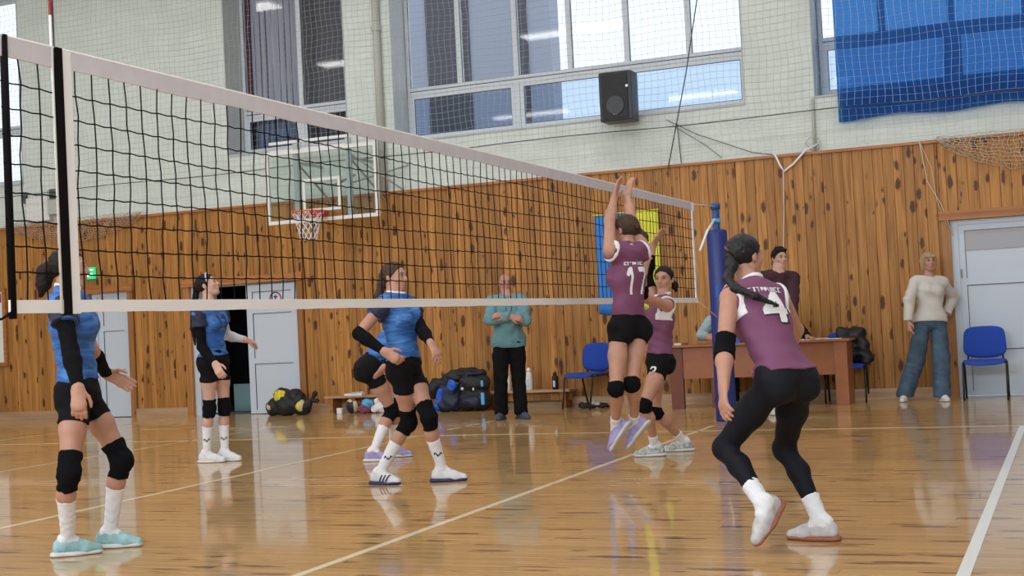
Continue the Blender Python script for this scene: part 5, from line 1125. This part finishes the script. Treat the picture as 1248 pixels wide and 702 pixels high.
# loose ball, small bag, cloth
br = empty('volleyball', (-5.93, 3.52, .105), 0, 'yellow, navy and brown volleyball lying under the left end of the low bench', 'ball'); vball('ball', 0, 0, 0, .108, br, ('palebrown', 'navy', 'brownleather'), 2.2)
def simple_soft(name, loc, label, cat, parts, h=.009):
    r_ = soft(name, None, 0, None, loc, label, cat)
    for nm, g, m, infl, wr in parts: shape(nm, g, h, M[m], r_, infl, .02, (), wr)
    del r_['_o']; return r_
x, y = -5.70, 3.50
simple_soft('drawstring_bag', (x, y, 0), 'red and blue drawstring bag beside the volleyball on the floor', 'bag', [('bag_body', [(.05, [ell((x, y, .09), I3, (.10, .09, .10)), ell((x-.05, y-.02, .05), I3, (.09, .08, .05))], [((0, 0, .003), (0, 0, -1))])], 'redcurtain', 0, (.006, 60, 1.)), ('bag_flap', [(.03, [ell((x+.03, y-.03, .14), I3, (.085, .08, .06))], [])], 'bagcyan', 0, (.006, 70, 2.))])
x, y = -5.50, 3.50
simple_soft('towel', (x, y, 0), 'crumpled white towel lying right of the red and blue bag', 'towel', [('cloth', [(.05, [ell((x, y, .06), I3, (.13, .09, .06)), ell((x-.03, y+.02, .13), I3, (.06, .06, .08))], [((0, 0, .003), (0, 0, -1))])], 'sock', 0, (.008, 55, 1.))])
MBx = MB().bbox(-.04, .04, -.03, .03, 0, .08, .006).build('small_box', M['paper']); MBx.location = (-6.13, 3.5, 0); tag(MBx, 'small white box on the floor left of the loose volleyball', 'box')
sheet(-5.95, 3.62, .245, .26, .18, .2, 'white papers stacked on the left end of the low bench', h=.03); sheet(-5.90, 3.60, .275, .16, .1, .6, 'green edged pad on top of the white papers on the bench', 'shoegrey', .02, 'notepad', 'notepad')
# backpacks and jackets
x, y = -4.02, 3.42
bp = simple_soft('backpack', (x, y, 0), 'big black backpack with cyan tags leaning in the pile left of the coach', 'backpack', [
    ('main_body', [(.06, [cone((x-.12, y, .14), (x+.12, y, .14), .13, .13), cone((x-.11, y+.02, .36), (x+.11, y+.02, .36), .12, .12)], [((0, 0, .003), (0, 0, -1))])], 'bagblack', 0, (.006, 30, 1.)),
    ('front_pocket', [(.04, [cone((x-.07, y-.10, .13), (x+.07, y-.10, .13), .075, .075)], [((0, 0, .003), (0, 0, -1))])], 'navy', 0, (.004, 40, 1.)),
    ('strap', [(.02, [cone((x-.16, y-.10, .30), (x-.06, y-.04, .50), .018, .018), cone((x-.06, y-.04, .50), (x+.12, y-.0, .50), .018, .018)], [])], 'navy', 0, None)])
for (dx_, z_, w_, h_, m_) in ((.19, .17, .045, .16, 'bagcyan'), (.19, .37, .03, .08, 'bagcyan'), (-.10, .31, .03, .035, 'paper'), (.06, .30, .02, .035, 'paper')):
    MB().bbox(dx_-w_/2, dx_+w_/2, -.165, -.13, z_-h_/2, z_+h_/2, .008).build('tag', M[m_], bp)
x, y = -4.40, 3.36
bq = simple_soft('sports_bag', (x, y, 0), 'navy sports bag with bright blue panel at the left of the pile', 'bag', [
    ('main_body', [(.05, [cone((x-.05, y, .12), (x+.10, y, .12), .12, .12), cone((x-.03, y+.02, .28), (x+.10, y+.02, .28), .10, .10)], [((0, 0, .003), (0, 0, -1))])], 'navy', 0, (.006, 35, 1.)),
    ('side_panel', [(.03, [cone((x-.11, y-.06, .07), (x-.05, y-.06, .27), .06, .055)], [((0, 0, .003), (0, 0, -1))])], 'bagblue', 0, (.004, 40, 1.)),
    ('blue_patch', [(.02, [ell((x+.13, y-.10, .36), I3, (.07, .04, .08))], [])], 'bagblue', 0, (.004, 40, 2.))])
x, y = -4.35, 3.55
simple_soft('jacket', (x, y, .3), 'black padded jacket thrown over the bags and drooping to the left', 'jacket', [('jacket_body', [(.06, [cone((x-.02, y-.02, .47), (x+.42, y-.05, .50), .07, .06), cone((x-.02, y-.03, .46), (x-.26, y-.10, .34), .07, .085), cone((x-.26, y-.10, .34), (x-.30, y-.12, .22), .085, .06), cone((x+.1, y, .5), (x+.3, y, .53), .06, .05)], [])], 'bagblack', 0, (.010, 28, 1.))])
# jacket on the chair at the right end of the table
x, y = .98, 3.58
simple_soft('jacket', (x, y, .45), 'black jacket hanging over the back of the chair at the table end', 'jacket', [('jacket_body', [(.07, [cone((x-.14, y-.10, .84), (x+.06, y-.02, .83), .06, .06), cone((x-.12, y-.12, .80), (x-.08, y-.14, .58), .07, .09), cone((x+.06, y-.06, .78), (x+.13, y-.10, .52), .08, .09), cone((x+.0, y-.0, .78), (x+.02, y-.02, .56), .09, .10)], [((0, 0, .44), (0, 0, -1))])], 'bagblack', 0, (.009, 30, 1.4)), ('blue_lining', [(.02, [cone((x-.20, y-.20, .47), (x-.06, y-.22, .46), .022, .022)], [])], 'bagblue', 0, None)])
# bottles
def bottle(x, y, z, r_, h, m, cm, lab, hook=False):
    b = empty('bottle', (x, y, z), 0, lab, 'bottle')
    MB().lathe([(r_*.9, 0), (r_, .01), (r_, h*.68), (r_*.85, h*.76), (r_*.5, h*.82), (r_*.5, h*.84)], 16).build('bottle_body', M[m], b, True)
    MB().lathe([(r_*.6, h*.82), (r_*.62, h*.94), (r_*.35, h*.96), (r_*.3, h)], 14).build('cap', M[cm], b, True)
    MB().box(-r_*.35, r_*.35, -r_*1.04, -r_*.9, h*.15, h*.5).build('printed_mark', M['metal'], b); return b
bottle(-2.93, 3.62, .245, .042, .235, 'bagblack', 'black', 'black sports bottle standing on the bench left of the blue chair')
bottle(-3.62, 3.62, .245, .045, .27, 'paper', 'white', 'white bottle on the bench seen between the coach\'s legs')
bottle(-3.30, 3.62, .245, .045, .30, 'paper', 'white', 'white bottle on the bench just right of the coach\'s legs')
bottle(-4.82, 3.60, .245, .035, .22, 'bagblack', 'black', 'slim dark bottle on the bench left of the heaped black jacket')
x, y = -2.38, 3.45
simple_soft('shoe_bag', (x, y, 0), 'small black and grey heap of shoes under the left blue chair', 'shoes', [('heap', [(.03, [cone((x-.14, y, .03), (x, y, .04), .04, .045), cone((x+.04, y-.03, .035), (x+.2, y+.02, .03), .045, .035)], [((0, 0, .003), (0, 0, -1))])], 'bagblack', 0, (.008, 60, 1.)), ('grey_shoe', [(.02, [cone((x+.02, y-.05, .07), (x+.12, y-.05, .06), .03, .025)], [])], 'shoegrey', 0, (.004, 60, 1.))])
